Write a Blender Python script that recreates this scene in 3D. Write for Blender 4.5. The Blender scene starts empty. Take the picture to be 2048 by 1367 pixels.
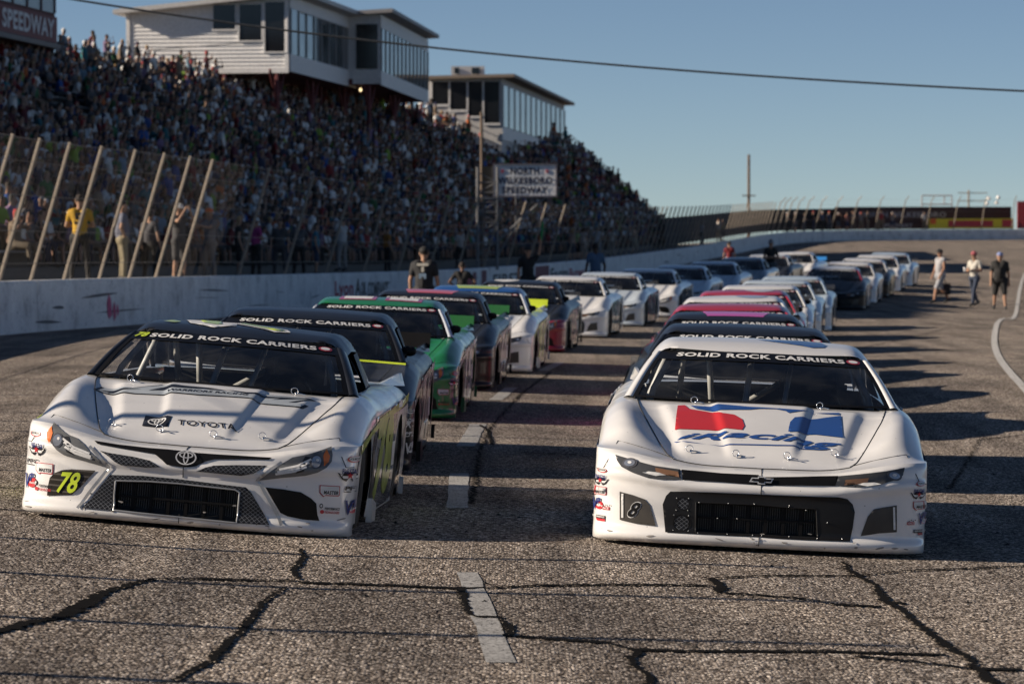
import bpy, bmesh, math, random
import numpy as np
from mathutils import Vector, Matrix
from mathutils.geometry import delaunay_2d_cdt
random.seed(7); rng = np.random.default_rng(11)
scene = bpy.context.scene
COL = scene.collection
# ---------------------------------------------------------------- camera, sky, sun, exposure
cam = bpy.data.cameras.new('camera'); cam_ob = bpy.data.objects.new('camera', cam); COL.objects.link(cam_ob)
scene.camera = cam_ob
cam.sensor_width = 36.0; cam.lens = 36.0 * 6800.0 / 2048.0
cam.clip_start = 0.5; cam.clip_end = 6000.0
cam_ob.location = (0, 0, 1.61)
cam_ob.rotation_euler = (math.pi / 2 - math.atan((683.5 - 510.0) / 6800.0), 0, 0)
cam.dof.use_dof = True; cam.dof.focus_distance = 20.6; cam.dof.aperture_fstop = 5.6
SUN_EL, SUN_FRONT = math.radians(22.5), math.radians(6.0)
sun_from = Vector((-math.cos(SUN_EL) * math.cos(SUN_FRONT), -math.cos(SUN_EL) * math.sin(SUN_FRONT), math.sin(SUN_EL)))
sun = bpy.data.lights.new('sun', 'SUN'); sun_ob = bpy.data.objects.new('sun', sun); COL.objects.link(sun_ob)
sun.energy = 5.0; sun.angle = math.radians(0.53); sun.color = (1.0, 0.86, 0.70)
sun_ob.rotation_euler = sun_from.to_track_quat('Z', 'Y').to_euler()
world = bpy.data.worlds.new('World'); scene.world = world; world.use_nodes = True
wn = world.node_tree.nodes; wl = world.node_tree.links
for n in list(wn): wn.remove(n)
sky = wn.new('ShaderNodeTexSky'); sky.sky_type = 'NISHITA'; sky.sun_disc = False
sky.sun_elevation = SUN_EL; sky.sun_rotation = math.atan2(sun_from.x, sun_from.y)
sky.altitude = 300; sky.air_density = 0.52; sky.dust_density = 0.0; sky.ozone_density = 1.6
bg = wn.new('ShaderNodeBackground'); bg.inputs['Strength'].default_value = 0.051
wo = wn.new('ShaderNodeOutputWorld'); wl.new(sky.outputs[0], bg.inputs[0]); wl.new(bg.outputs[0], wo.inputs[0])
vs = scene.view_settings; vs.view_transform = 'Standard'; vs.look = 'None'; vs.gamma = 1.0; vs.exposure = 0.58
scene.cycles.max_bounces = 8; scene.cycles.transparent_max_bounces = 16; scene.cycles.use_denoising = True
scene.cycles.caustics_reflective = False; scene.cycles.caustics_refractive = False
scene.cycles.sample_clamp_indirect = 6.0
# ---------------------------------------------------------------- body shape of a late model race car
# local frame: x across, y back from the nose, z up
CW, CD, CN = 0.985, 0.40, 3.2
def sstep(a, b, x):
    t = np.clip((np.asarray(x, float) - a) / (b - a), 0, 1); return t * t * (3 - 2 * t)
def half_w(y): return np.interp(y, [0, 3.6, 4.3, 4.95], [CW, CW, 0.965, 0.93])
def nose_sweep(x):
    q = np.clip(np.abs(x) / CW, 0, 1); return CD * (1 - np.power(np.clip(1 - q ** CN, 0, 1), 1 / CN))
def nose_rise(x): return 0.085 * sstep(0.30, 0.92, np.abs(x))
PZ = [.03, .045, .055, .085, .097, .105, .12, .20, .31, .335, .352, .375, .386, .398, .43, .452, .458, .467, .475]
PY = [.040, .010, .000, .000, .012, .030, .038, .036, .038, .036, .024, .024, .030, .048, .056, .066, .072, .096, .120]
def nose_prof(z): return np.interp(z, PZ, PY)
def fascia_y(x, z):
    r = nose_rise(x); zz = np.where(z > .12, .12 + (z - .12) * (.355 / (.355 + r)), z)
    return nose_sweep(x) + nose_prof(zz)
def fascia_top(x): return .475 + nose_rise(x)
def hood_c(y): return np.interp(y, [.10, .14, .18, .25, .40, .65, .9, 1.1, 1.25, 1.4, 3.7, 4.0, 4.95], [.47, .48, .489, .503, .547, .628, .709, .772, .812, .825, .86, .875, .85])
def crest(y): return np.interp(y, [.2, .4, .6, .8, 1.0, 1.25, 1.6, 2.5, 3.3, 4.0, 4.95], [.545, .60, .665, .72, .768, .812, .838, .842, .862, .875, .845])
def seam_x(y): return np.interp(y, [.2, .5, .8, 1.1, 1.35], [.52, .60, .67, .735, .775])
def body_top(x, y):
    x = np.asarray(x, float); y = np.asarray(y, float); a = np.abs(x); w = half_w(y)
    front = 1 - sstep(1.55, 1.9, y)
    k = sstep(.3, .6, y) * (1 - sstep(1.2, 1.36, y))
    xi = np.interp(y, [.3, 1.3], [.17, .29]); xo = np.interp(y, [.3, 1.3], [.43, .60])
    hood = hood_c(y) - .02 * (a / .8) ** 2 + k * (.022 * (1 - sstep(xi - .012, xi + .045, a)) - .024 * sstep(xo - .02, xo + .06, a))
    sx = seam_x(y)
    f = sstep(sx - .10, sx + .16, a)
    cr = crest(y) + .012 * front * np.exp(-((a - .84) / .10) ** 2)
    z = hood * (1 - f) + cr * f
    q = np.clip((a - (w - .21)) / .21, 0, 1)
    z = z - .165 * (1 - np.sqrt(np.clip(1 - q * q, 0, 1)))
    yb = nose_sweep(x) + .12
    b = sstep(0, .42, y - yb)
    lead = fascia_top(x) + .10 * np.clip(y - yb, 0, .3)
    return lead * (1 - b) + z * b
def ws_base(x): return 1.29 + .17 * (np.asarray(x, float) / .8) ** 2
WT_W, WB_W = .645, .805
def ws_point(u, v):                 # u -1..1, v 0 bottom .. 1 top
    wx = WB_W + (WT_W - WB_W) * v
    x = u * wx
    y0 = 1.29 + .17 * u * u; y1 = 1.96 + .10 * u * u
    z0 = .822 + .005 * u * u; z1 = 1.125 - .017 * u * u
    return x, y0 + (y1 - y0) * v, z0 + (z1 - z0) * v + .018 * np.sin(np.pi * np.clip(v, 0, 1))
def roof_z(x, y):
    a = np.abs(x)
    c = np.interp(y, [1.9, 1.96, 2.06, 2.2, 2.45, 2.8, 3.0, 3.12], [1.10, 1.125, 1.157, 1.187, 1.210, 1.206, 1.182, 1.145])
    return c - .020 * (a / .645) ** 2 - .10 * np.clip((a - .56) / .15, 0, 1) ** 2.4
# camera of the photograph
CAM_H, F_PX, HOR = 1.61, 6800.0, 510.0
PITCH = math.atan((683.5 - HOR) / F_PX)
POSE_A = (-1.955, 19.85, 0.0, math.radians(2.6), math.radians(4.6), math.radians(-1.1))
POSE_B = (1.440, 19.85, -0.135, math.radians(3.3), math.radians(2.6), math.radians(-0.3))
DATA = {'A_head_r': [(-0.8125,0.5651),(-0.7685,0.5347),(-0.7068,0.5019),(-0.6523,0.4873),(-0.6077,0.4578),(-0.5598,0.4124),(-0.5156,0.3831),(-0.4564,0.3317),(-0.5494,0.3488),(-0.6434,0.3656),(-0.7146,0.3788),(-0.763,0.4054),(-0.8017,0.4462),(-0.8204,0.4775),(-0.8168,0.5387)],'A_head_l': [(0.8378,0.5561),(0.8525,0.512),(0.852,0.47),(0.8284,0.4334),(0.7788,0.4),(0.7093,0.3767),(0.5804,0.3549),(0.4243,0.3245),(0.5077,0.386),(0.5722,0.4381),(0.6276,0.4782),(0.7141,0.5026),(0.7868,0.5314)],'A_upper': [(-0.5454,0.4808),(-0.3957,0.4683),(-0.2257,0.4641),(-0.1132,0.4649),(-0.0052,0.4629),(0.0614,0.459),(0.2061,0.4606),(0.5087,0.4676),(0.4923,0.4544),(0.3305,0.4437),(0.1751,0.4311),(0.1227,0.4137),(0.0738,0.3835),(0.0388,0.3748),(-0.0172,0.3704),(-0.0965,0.3766),(-0.1422,0.4081),(-0.179,0.4327),(-0.3333,0.4448),(-0.5226,0.4623)],'A_mesh_r': [(-0.5063,0.4248),(-0.4427,0.4163),(-0.2999,0.4061),(-0.2012,0.3924),(-0.1343,0.3595),(-0.2069,0.3506),(-0.3652,0.3512),(-0.4059,0.3674),(-0.4433,0.3947)],'A_mesh_l': [(0.4902,0.4197),(0.4468,0.393),(0.4135,0.3665),(0.3425,0.3485),(0.222,0.3495),(0.1193,0.3513),(0.0769,0.3508),(0.1289,0.3791),(0.1739,0.3942),(0.3047,0.4077)],'A_lower': [(-0.4302,0.2891),(-0.2329,0.3003),(-0.0359,0.2989),(0.1161,0.2932),(0.2859,0.2862),(0.3735,0.2831),(0.4057,0.2568),(0.4701,0.1655),(0.5323,0.0761),(0.3411,0.0711),(-0.0126,0.0777),(-0.2375,0.0811),(-0.396,0.0842),(-0.5788,0.083),(-0.5324,0.1401),(-0.4658,0.2385)],'A_rad': [(-0.3935,0.2587),(-0.2023,0.2705),(-0.0281,0.2727),(0.1181,0.2693),(0.3119,0.2642),(0.34,0.2514),(0.3383,0.1609),(0.3409,0.0729),(0.0097,0.0795),(-0.2378,0.0838),(-0.3882,0.0876),(-0.3947,0.1691)],'A_fog_r': [(-0.7935,0.2389),(-0.7659,0.2698),(-0.7199,0.2911),(-0.6618,0.3021),(-0.5174,0.3067),(-0.5954,0.2073),(-0.6493,0.1518),(-0.8027,0.131),(-0.8013,0.1875)],'A_fog_l': [(0.4868,0.2921),(0.5855,0.2889),(0.6931,0.2788),(0.7544,0.2468),(0.7859,0.2187),(0.7967,0.1528),(0.811,0.1186),(0.7172,0.1205),(0.6277,0.1322),(0.5847,0.1502),(0.5445,0.2075)],'A_chrome_r': [(-0.5687,0.4445),(-0.512,0.4),(-0.4393,0.3332),(-0.485,0.262),(-0.5465,0.1725),(-0.6017,0.0798)],'A_78': [(-0.744,0.1539),(-0.6207,0.1601),(-0.5992,0.2854),(-0.7248,0.2794)],'A_sq': [(-0.3324,0.4903),(-0.1753,0.4744),(-0.1751,0.6157),(-0.3416,0.6604)],'A_toy': [(-0.1242,0.4989),(0.2427,0.5042),(0.2198,0.5697),(-0.1303,0.5642)],'A_pins': [(-0.5113,0.4952),(-0.2083,0.4196),(0.1211,0.3946),(0.408,0.4389),(-0.538,1.3227),(0.4929,1.2921)],'A_sw': [(-0.7409,1.0771),(-0.7099,1.181),(-0.5053,1.1329),(-0.3408,1.228),(-0.0952,1.1241),(0.2352,1.11),(0.3227,1.2023),(0.625,1.2347),(0.4862,1.0875),(0.5956,1.1073),(0.5682,1.0304),(0.3333,1.0101),(0.2306,1.03),(-0.0758,1.0039),(-0.3379,1.02),(-0.484,1.0148)],'A_roof7': [(-0.3374,2.4017),(-0.2828,2.2641),(-0.1501,2.1813),(-0.0982,2.2412),(-0.086,2.343),(-0.1664,2.4229)],'A_roof8': [(-0.0569,2.3849),(0.2327,2.1541),(0.3146,2.1868),(0.2879,2.2652),(0.1398,2.3424),(-0.0479,2.4482)],'A_stick': {'nas_r': [(-0.9143,0.4873)],'five_r': [(-0.8917,0.3964)],'pfc_r': [(-0.9165,0.3181)],'qm_r': [(-0.834,0.2909)],'vp_r': [(-0.9225,0.2045)],'perf_r': [(-0.8377,0.1779)],'nas_l': [(0.9711,0.4861)],'five_l': [(0.9538,0.393)],'pfc_l': [(0.9759,0.3095)],'qm_l': [(0.8537,0.2982)],'vp_l': [(0.9766,0.1996)],'perf_l': [(0.8579,0.1834)]},'B_head_r': [(-0.8632,0.529),(-0.7907,0.5134),(-0.627,0.4787),(-0.478,0.4666),(-0.4701,0.407),(-0.5827,0.4028),(-0.6736,0.4099),(-0.7556,0.4321),(-0.8237,0.4613),(-0.8538,0.4989)],'B_head_l': [(0.4494,0.4716),(0.5773,0.4893),(0.7317,0.5133),(0.8363,0.5362),(0.8268,0.4907),(0.7856,0.4641),(0.682,0.431),(0.5792,0.4143),(0.5025,0.4128),(0.4356,0.4173)],'B_slit': [(-0.4705,0.466),(-0.2342,0.4563),(-0.0188,0.4569),(-0.0103,0.4442),(0.2182,0.4575),(0.4495,0.4729),(0.4331,0.4146),(0.22,0.4072),(-0.0083,0.3963),(-0.0164,0.3981),(-0.2319,0.4049),(-0.4625,0.4059)],'B_lower': [(-0.5294,0.3347),(-0.4293,0.3403),(-0.2291,0.3435),(-0.0091,0.3445),(0.1197,0.3454),(0.2736,0.3468),(0.4535,0.3497),(0.5056,0.3413),(0.538,0.3116),(0.553,0.2659),(0.5446,0.1727),(0.5317,0.0967),(0.2851,0.0936),(0.1312,0.0937),(0.0023,0.0979),(-0.2176,0.097),(-0.5481,0.0965),(-0.571,0.2568),(-0.5533,0.3081)],'B_rad': [(-0.3763,0.2802),(-0.1862,0.2824),(-0.0062,0.2839),(0.1745,0.2768),(0.3287,0.2765),(0.3442,0.1075),(0.1311,0.105),(0.0021,0.1066),(-0.2178,0.1034),(-0.3705,0.103)],'B_fog_r': [(-0.8267,0.3151),(-0.7497,0.3008),(-0.6779,0.2804),(-0.6461,0.2472),(-0.6052,0.1263),(-0.7217,0.1337),(-0.8189,0.149)],'B_fog_l': [(0.7975,0.3152),(0.7145,0.3001),(0.6632,0.2881),(0.629,0.2431),(0.5933,0.1281),(0.696,0.1472),(0.8052,0.1577)],'B_8': [(-0.783,0.1646),(-0.7179,0.1628),(-0.6882,0.2621),(-0.7557,0.2661)],'B_circ': [(-0.4509,0.2661),(-0.4556,0.1527)],'B_red': [(-0.5182,1.2123),(-0.475,1.2228),(-0.4451,1.1471),(-0.2898,1.0768),(-0.2414,1.0253),(-0.1684,1.003),(-0.1195,0.929),(-0.1046,0.8205),(-0.1187,0.7538),(-0.3179,0.7902),(-0.526,0.7995),(-0.5233,1.0041)],'B_blue': [(0.2034,1.0088),(0.3428,1.0662),(0.4909,1.1597),(0.4937,0.7828),(0.3223,0.8025),(0.1609,0.7588),(0.1655,0.8355),(0.1743,0.9249)],'B_band': [(-0.4423,1.2195),(-0.0797,1.1583),(0.2457,1.1482),(0.4843,1.2163),(0.4815,1.1732),(0.3122,1.1721),(0.1636,1.0772),(0.1477,1.1104),(0.0829,1.1385),(-0.0147,1.1279),(-0.0797,1.0999),(-0.274,1.0762),(-0.3225,1.1141),(-0.4045,1.1553)],'B_ir': [(-0.5287,0.613),(0.4326,0.5406),(0.5045,0.7243),(-0.4608,0.7333)],'B_ul': [(-0.5294,0.6398),(-0.4577,0.5876),(-0.1885,0.5289),(0.0801,0.5427),(0.3819,0.5725),(0.3816,0.5598),(0.0801,0.5291),(-0.1883,0.5168),(-0.5131,0.6154)],'B_pins': [(-0.4225,0.4332),(-0.1467,0.3872),(0.1592,0.389),(0.4432,0.4758),(-0.4106,1.3121),(0.3672,1.4088)],'B_roof': [(-0.032,2.3613),(0.2618,2.4207),(0.3907,2.4028),(0.4217,2.2893),(0.4012,2.1739),(0.3239,2.1471),(0.1719,2.2289)],'B_stick': {'nas_r': [(-0.9368,0.4318)],'five_r': [(-0.9434,0.3718)],'qm_r': [(-0.951,0.3096)],'vp_r': [(-0.9578,0.2272)],'chk_r': [(-0.8981,0.215)],'perf_r': [(-0.9458,0.1479)],'nas_l': [(0.9355,0.4432)],'five_l': [(0.9254,0.3807)],'qm_l': [(0.9401,0.3152)],'vp_l': [(0.9589,0.2333)],'chk_l': [(0.8928,0.2153)],'perf_l': [(0.9457,0.1564)]},'B_riv': [(-0.3572,0.2777),(-0.1886,0.2813),(-0.0348,0.286),(-0.3569,0.1015),(-0.1853,0.1039),(-0.0363,0.1035),(-0.247,0.1916),(-0.132,0.1949),(-0.49,0.2966),(-0.4198,0.2989),(-0.4902,0.2273),(-0.4216,0.2291),(-0.5019,0.198),(-0.4151,0.1978),(-0.5022,0.1092),(-0.4144,0.1077),(0.017,0.1045),(0.169,0.2843),(0.1763,0.1056),(0.2676,0.2633),(0.3941,0.1971),(0.3406,0.1027),(0.4857,0.1062)]}
# ---------------------------------------------------------------- helpers
def mesh(name, V, F, mats=(), midx=None, smooth=True):
    m = bpy.data.meshes.new(name); m.from_pydata([tuple(map(float, v)) for v in V], [], [tuple(int(i) for i in f) for f in F])
    for mm in mats: m.materials.append(mm)
    if midx is not None: m.polygons.foreach_set('material_index', np.asarray(midx, np.int32))
    m.polygons.foreach_set('use_smooth', np.full(len(m.polygons), bool(smooth)))
    m.update(); return m
def add(name, me, parent=None, mats=None):
    o = bpy.data.objects.new(name, me); COL.objects.link(o)
    if parent is not None: o.parent = parent
    if mats:
        for i, mm in enumerate(mats):
            if i < len(o.material_slots):
                o.material_slots[i].link = 'OBJECT'; o.material_slots[i].material = mm
    return o
def empty(name, loc=(0, 0, 0), rot=(0, 0, 0)):
    o = bpy.data.objects.new(name, None); COL.objects.link(o); o.location = loc; o.rotation_euler = rot
    o.empty_display_size = .3; return o
def tag(o, label=None, cat=None, group=None, kind=None):
    if label: o['label'] = label
    if cat: o['category'] = cat
    if group: o['group'] = group
    if kind: o['kind'] = kind
    return o
class MB:
    def __init__(s): s.V = []; s.F = []; s.M = []
    def put(s, V, F, m=0):
        b = len(s.V); s.V += [tuple(v) for v in V]; s.F += [tuple(i + b for i in f) for f in F]; s.M += [m] * len(F); return s
    def box(s, c, d, m=0, R=None):
        V = [(sx * d[0] / 2, sy * d[1] / 2, sz * d[2] / 2) for sx in (-1, 1) for sy in (-1, 1) for sz in (-1, 1)]
        if R is not None: V = [tuple(R @ Vector(v)) for v in V]
        V = [(v[0] + c[0], v[1] + c[1], v[2] + c[2]) for v in V]
        return s.put(V, [(0, 1, 3, 2), (4, 6, 7, 5), (0, 4, 5, 1), (2, 3, 7, 6), (0, 2, 6, 4), (1, 5, 7, 3)], m)
    def prism(s, base, vec, m=0):       # polygon of 3d points swept along vec
        n = len(base); V = [tuple(p) for p in base] + [tuple(np.array(p) + np.array(vec)) for p in base]
        F = [tuple(range(n))[::-1], tuple(range(n, 2 * n))] + [(i, (i + 1) % n, n + (i + 1) % n, n + i) for i in range(n)]
        return s.put(V, F, m)
    def tube(s, pts, r, n=8, m=0, cap=True):
        pts = [Vector(p) for p in pts]; rs = r if isinstance(r, (list, tuple)) else [r] * len(pts)
        V = []; F = []
        for i, p in enumerate(pts):
            t = (pts[min(i + 1, len(pts) - 1)] - pts[max(i - 1, 0)]).normalized()
            a = t.orthogonal().normalized() if i == 0 else (a - t * a.dot(t)).normalized()
            b = t.cross(a)
            for k in range(n):
                g = 2 * math.pi * k / n; V.append(tuple(p + (a * math.cos(g) + b * math.sin(g)) * rs[i]))
        for i in range(len(pts) - 1):
            for k in range(n): F.append((i * n + k, i * n + (k + 1) % n, (i + 1) * n + (k + 1) % n, (i + 1) * n + k))
        if cap: F.append(tuple(range(n))[::-1]); F.append(tuple(range((len(pts) - 1) * n, len(pts) * n)))
        return s.put(V, F, m)
    def grid(s, P, m=0):                # P[i][j] points
        h, w = len(P), len(P[0]); V = [p for r in P for p in r]
        return s.put(V, [(i * w + j, i * w + j + 1, (i + 1) * w + j + 1, (i + 1) * w + j) for i in range(h - 1) for j in range(w - 1)], m)
    def mesh(s, name, mats, smooth=False): return mesh(name, s.V, s.F, mats, s.M, smooth)
    def build(s, name, mats, parent=None, smooth=False): return add(name, s.mesh(name, mats, smooth), parent)
def inside(P, poly):
    P = np.asarray(P, float); x, y = P[:, 0], P[:, 1]; c = np.zeros(len(P), bool); n = len(poly); j = n - 1
    for i in range(n):
        xi, yi = poly[i]; xj, yj = poly[j]
        if yi != yj: c ^= ((yi > y) != (yj > y)) & (x < (xj - xi) * (y - yi) / (yj - yi) + xi)
        j = i
    return c
def resample(poly, step, closed=True):
    out = []; n = len(poly)
    for i in range(n if closed else n - 1):
        a = np.array(poly[i], float); b = np.array(poly[(i + 1) % n], float); k = max(1, int(math.ceil(np.linalg.norm(b - a) / step)))
        for t in range(k): out.append(a + (b - a) * t / k)
    if not closed: out.append(np.array(poly[-1], float))
    return out
def patch(outer, holes, step, fn, facing=None, smooth_poly=False):
    """triangulate a region of the (a,b) domain and map it with fn -> V (n,3), F"""
    bd = [resample(outer, step)] + [resample(h, step) for h in holes]
    pts = []; edges = []
    for loop in bd:
        b = len(pts); pts += [tuple(p) for p in loop]; edges += [(b + i, b + (i + 1) % len(loop)) for i in range(len(loop))]
    B = np.array(pts); lo = np.array(outer).min(0); hi = np.array(outer).max(0)
    gx = np.arange(lo[0] + step / 2, hi[0], step); gy = np.arange(lo[1] + step / 2, hi[1], step)
    if len(gx) and len(gy):
        G = np.array([(x + (step / 2 if j % 2 else 0), y) for j, y in enumerate(gy) for x in gx])
        k = inside(G, outer)
        for h in holes: k &= ~inside(G, h)
        G = G[k]
        if len(G):
            d = np.concatenate([((G[i:i + 500, None] - B[None]) ** 2).sum(2).min(1) for i in range(0, len(G), 500)])
            pts += [tuple(p) for p in G[d > (step * .45) ** 2]]
    r = delaunay_2d_cdt([Vector(p) for p in pts], edges, [], 0, 1e-7, False)
    P = np.array([tuple(v) for v in r[0]]); F = np.array([f for f in r[2] if len(f) == 3], int)
    c = P[F].mean(1); k = inside(c, outer)
    for h in holes: k &= ~inside(c, h)
    F = F[k]
    used = np.unique(F); re = np.full(len(P), -1); re[used] = np.arange(len(used)); F = re[F]; P = P[used]
    V = np.array(fn(P[:, 0], P[:, 1])).T
    if facing is not None and len(F):
        nrm = np.cross(V[F[:, 1]] - V[F[:, 0]], V[F[:, 2]] - V[F[:, 0]]).sum(0)
        if nrm @ np.array(facing) < 0: F = F[:, ::-1]
    return V, F
def ellipse(cx, cy, rx, ry, n=28, rot=0):
    return [(cx + rx * math.cos(t) * math.cos(rot) - ry * math.sin(t) * math.sin(rot), cy + rx * math.cos(t) * math.sin(rot) + ry * math.sin(t) * math.cos(rot)) for t in np.linspace(0, 2 * math.pi, n, endpoint=False)]
def strip(line, w):                     # polyline -> closed polygon of width w
    L = np.array(line, float); t = np.gradient(L, axis=0); t /= np.linalg.norm(t, axis=1)[:, None] + 1e-9
    n = np.stack([-t[:, 1], t[:, 0]], 1) * w / 2
    return [tuple(p) for p in np.vstack([L + n, (L - n)[::-1]])]
def rect(cx, cy, w, h): return [(cx - w / 2, cy - h / 2), (cx + w / 2, cy - h / 2), (cx + w / 2, cy + h / 2), (cx - w / 2, cy + h / 2)]
# ---------------------------------------------------------------- lettering (built-in font), made while the scene is still empty
TXT = {}
def text2d(body, bold=.0, shear=0.0):
    key = (body, bold, shear)
    if key in TXT: return TXT[key]
    c = bpy.data.curves.new('t', 'FONT'); c.body = body; c.shear = shear; c.offset = bold; c.resolution_u = 3; c.fill_mode = 'BOTH'
    c.space_character = 1.0 + bold * 2.2
    o = bpy.data.objects.new('t', c); COL.objects.link(o)
    dg = bpy.context.evaluated_depsgraph_get(); m = o.evaluated_get(dg).to_mesh()
    V = np.array([v.co[:2] for v in m.vertices]); F = [tuple(p.vertices) for p in m.polygons]
    o.evaluated_get(dg).to_mesh_clear()
    bpy.data.objects.remove(o); bpy.data.curves.remove(c)
    lo = V.min(0); hi = V.max(0); TXT[key] = ((V - lo) / (hi - lo), F, (hi - lo)[0] / (hi - lo)[1]); return TXT[key]
def refine(V2, F, L):
    bm = bmesh.new(); vs_ = [bm.verts.new((v[0], v[1], 0)) for v in V2]
    for f in F:
        try: bm.faces.new([vs_[i] for i in f])
        except ValueError: pass
    bmesh.ops.remove_doubles(bm, verts=bm.verts, dist=1e-6)
    bmesh.ops.triangulate(bm, faces=bm.faces)
    for _ in range(4):
        e = [e for e in bm.edges if e.calc_length() > L]
        if not e: break
        bmesh.ops.subdivide_edges(bm, edges=e, cuts=1); bmesh.ops.triangulate(bm, faces=[f for f in bm.faces if len(f.verts) > 3])
    bm.verts.index_update(); V = np.array([v.co[:2] for v in bm.verts]); F = np.array([[v.index for v in f.verts] for f in bm.faces]); bm.free(); return V, F
def text_quad(body, quad, fn, bold=.02, shear=0., L=.04, facing=None):
    V, F, asp = text2d(body, bold, shear); q = np.array(quad, float)
    u, v = V[:, :1], V[:, 1:]
    P = q[0] * (1 - u) * (1 - v) + q[1] * u * (1 - v) + q[2] * u * v + q[3] * (1 - u) * v
    P, F = refine(P, F, L)
    W = np.array(fn(P[:, 0], P[:, 1])).T
    if facing is not None:
        n = np.cross(W[F[:, 1]] - W[F[:, 0]], W[F[:, 2]] - W[F[:, 0]]).sum(0)
        if n @ np.array(facing) < 0: F = F[:, ::-1]
    return W, F
# ---------------------------------------------------------------- materials
MATS = {}
def nmat(name):
    m = bpy.data.materials.new(name); m.use_nodes = True; nt = m.node_tree; b = nt.nodes['Principled BSDF']; return m, nt, b
def N(nt, t, **kw):
    n = nt.nodes.new(t)
    for k, v in kw.items():
        if k.startswith('i_'):
            key = k[2:]; n.inputs[int(key) if key.isdigit() else key.replace('_', ' ')].default_value = v
        else: setattr(n, k, v)
    return n
def ramp(nt, fac, stops):
    r = nt.nodes.new('ShaderNodeValToRGB'); e = r.color_ramp.elements
    while len(e) < len(stops): e.new(.5)
    for i, (p, c) in enumerate(stops): e[i].position = p; e[i].color = (*c, 1) if len(c) == 3 else c
    nt.links.new(fac, r.inputs[0]); return r
def paint(c, gloss=.13, flake=0.0):
    key = ('paint', c, gloss)
    if key in MATS: return MATS[key]
    m, nt, b = nmat('car_paint'); L = nt.links
    tc = N(nt, 'ShaderNodeTexCoord'); nz = N(nt, 'ShaderNodeTexNoise', i_Scale=3.5, i_Detail=7.0); L.new(tc.outputs['Object'], nz.inputs['Vector'])
    d = tuple(x * .90 + .004 for x in c)
    r = ramp(nt, nz.outputs[0], [(.30, d), (.62, c)])
    vo = N(nt, 'ShaderNodeTexVoronoi', i_Scale=26.0); L.new(tc.outputs['Object'], vo.inputs['Vector']); sc = N(nt, 'ShaderNodeSeparateColor'); L.new(vo.outputs['Color'], sc.inputs[0])
    t1 = N(nt, 'ShaderNodeMath', operation='LESS_THAN', i_1=.10); L.new(vo.outputs['Distance'], t1.inputs[0]); t2 = N(nt, 'ShaderNodeMath', operation='GREATER_THAN', i_1=.88); L.new(sc.outputs[0], t2.inputs[0]); t3 = N(nt, 'ShaderNodeMath', operation='MULTIPLY'); L.new(t1.outputs[0], t3.inputs[0]); L.new(t2.outputs[0], t3.inputs[1])
    t4 = N(nt, 'ShaderNodeMath', operation='MULTIPLY', i_1=.6); L.new(t3.outputs[0], t4.inputs[0])
    mxs = N(nt, 'ShaderNodeMix', data_type='RGBA'); L.new(t4.outputs[0], mxs.inputs[0]); L.new(r.outputs[0], mxs.inputs[6]); mxs.inputs[7].default_value = (.05, .045, .04, 1); L.new(mxs.outputs[2], b.inputs['Base Color'])
    b.inputs['Roughness'].default_value = .38; dark = max(c) < .05; b.inputs['Coat Weight'].default_value = .38 if dark else .9
    if dark: b.inputs['Specular IOR Level'].default_value = .2
    rr = ramp(nt, nz.outputs[0], [(.3, (gloss + .12,) * 3), (.65, (gloss * .5,) * 3)]); L.new(rr.outputs[0], b.inputs['Coat Roughness'])
    n2 = N(nt, 'ShaderNodeTexNoise', i_Scale=2.2, i_Detail=2.0); L.new(tc.outputs['Object'], n2.inputs['Vector'])
    bp = N(nt, 'ShaderNodeBump', i_Strength=.05, i_Distance=.02); L.new(n2.outputs[0], bp.inputs['Height']); L.new(bp.outputs[0], b.inputs['Coat Normal']); L.new(bp.outputs[0], b.inputs['Normal'])
    MATS[key] = m; return m
def flat(c, rough=.5, metal=0.0, spec=.5):
    key = ('flat', c, rough, metal, spec)
    if key in MATS: return MATS[key]
    m, nt, b = nmat('plain'); L = nt.links
    tc = N(nt, 'ShaderNodeTexCoord'); nz = N(nt, 'ShaderNodeTexNoise', i_Scale=9.0, i_Detail=5.0); L.new(tc.outputs['Object'], nz.inputs['Vector'])
    r = ramp(nt, nz.outputs[0], [(.3, tuple(x * .82 for x in c)), (.7, tuple(min(1, x * 1.06) for x in c))]); L.new(r.outputs[0], b.inputs['Base Color'])
    b.inputs['Roughness'].default_value = rough; b.inputs['Metallic'].default_value = metal; b.inputs['Specular IOR Level'].default_value = spec
    MATS[key] = m; return m
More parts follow.
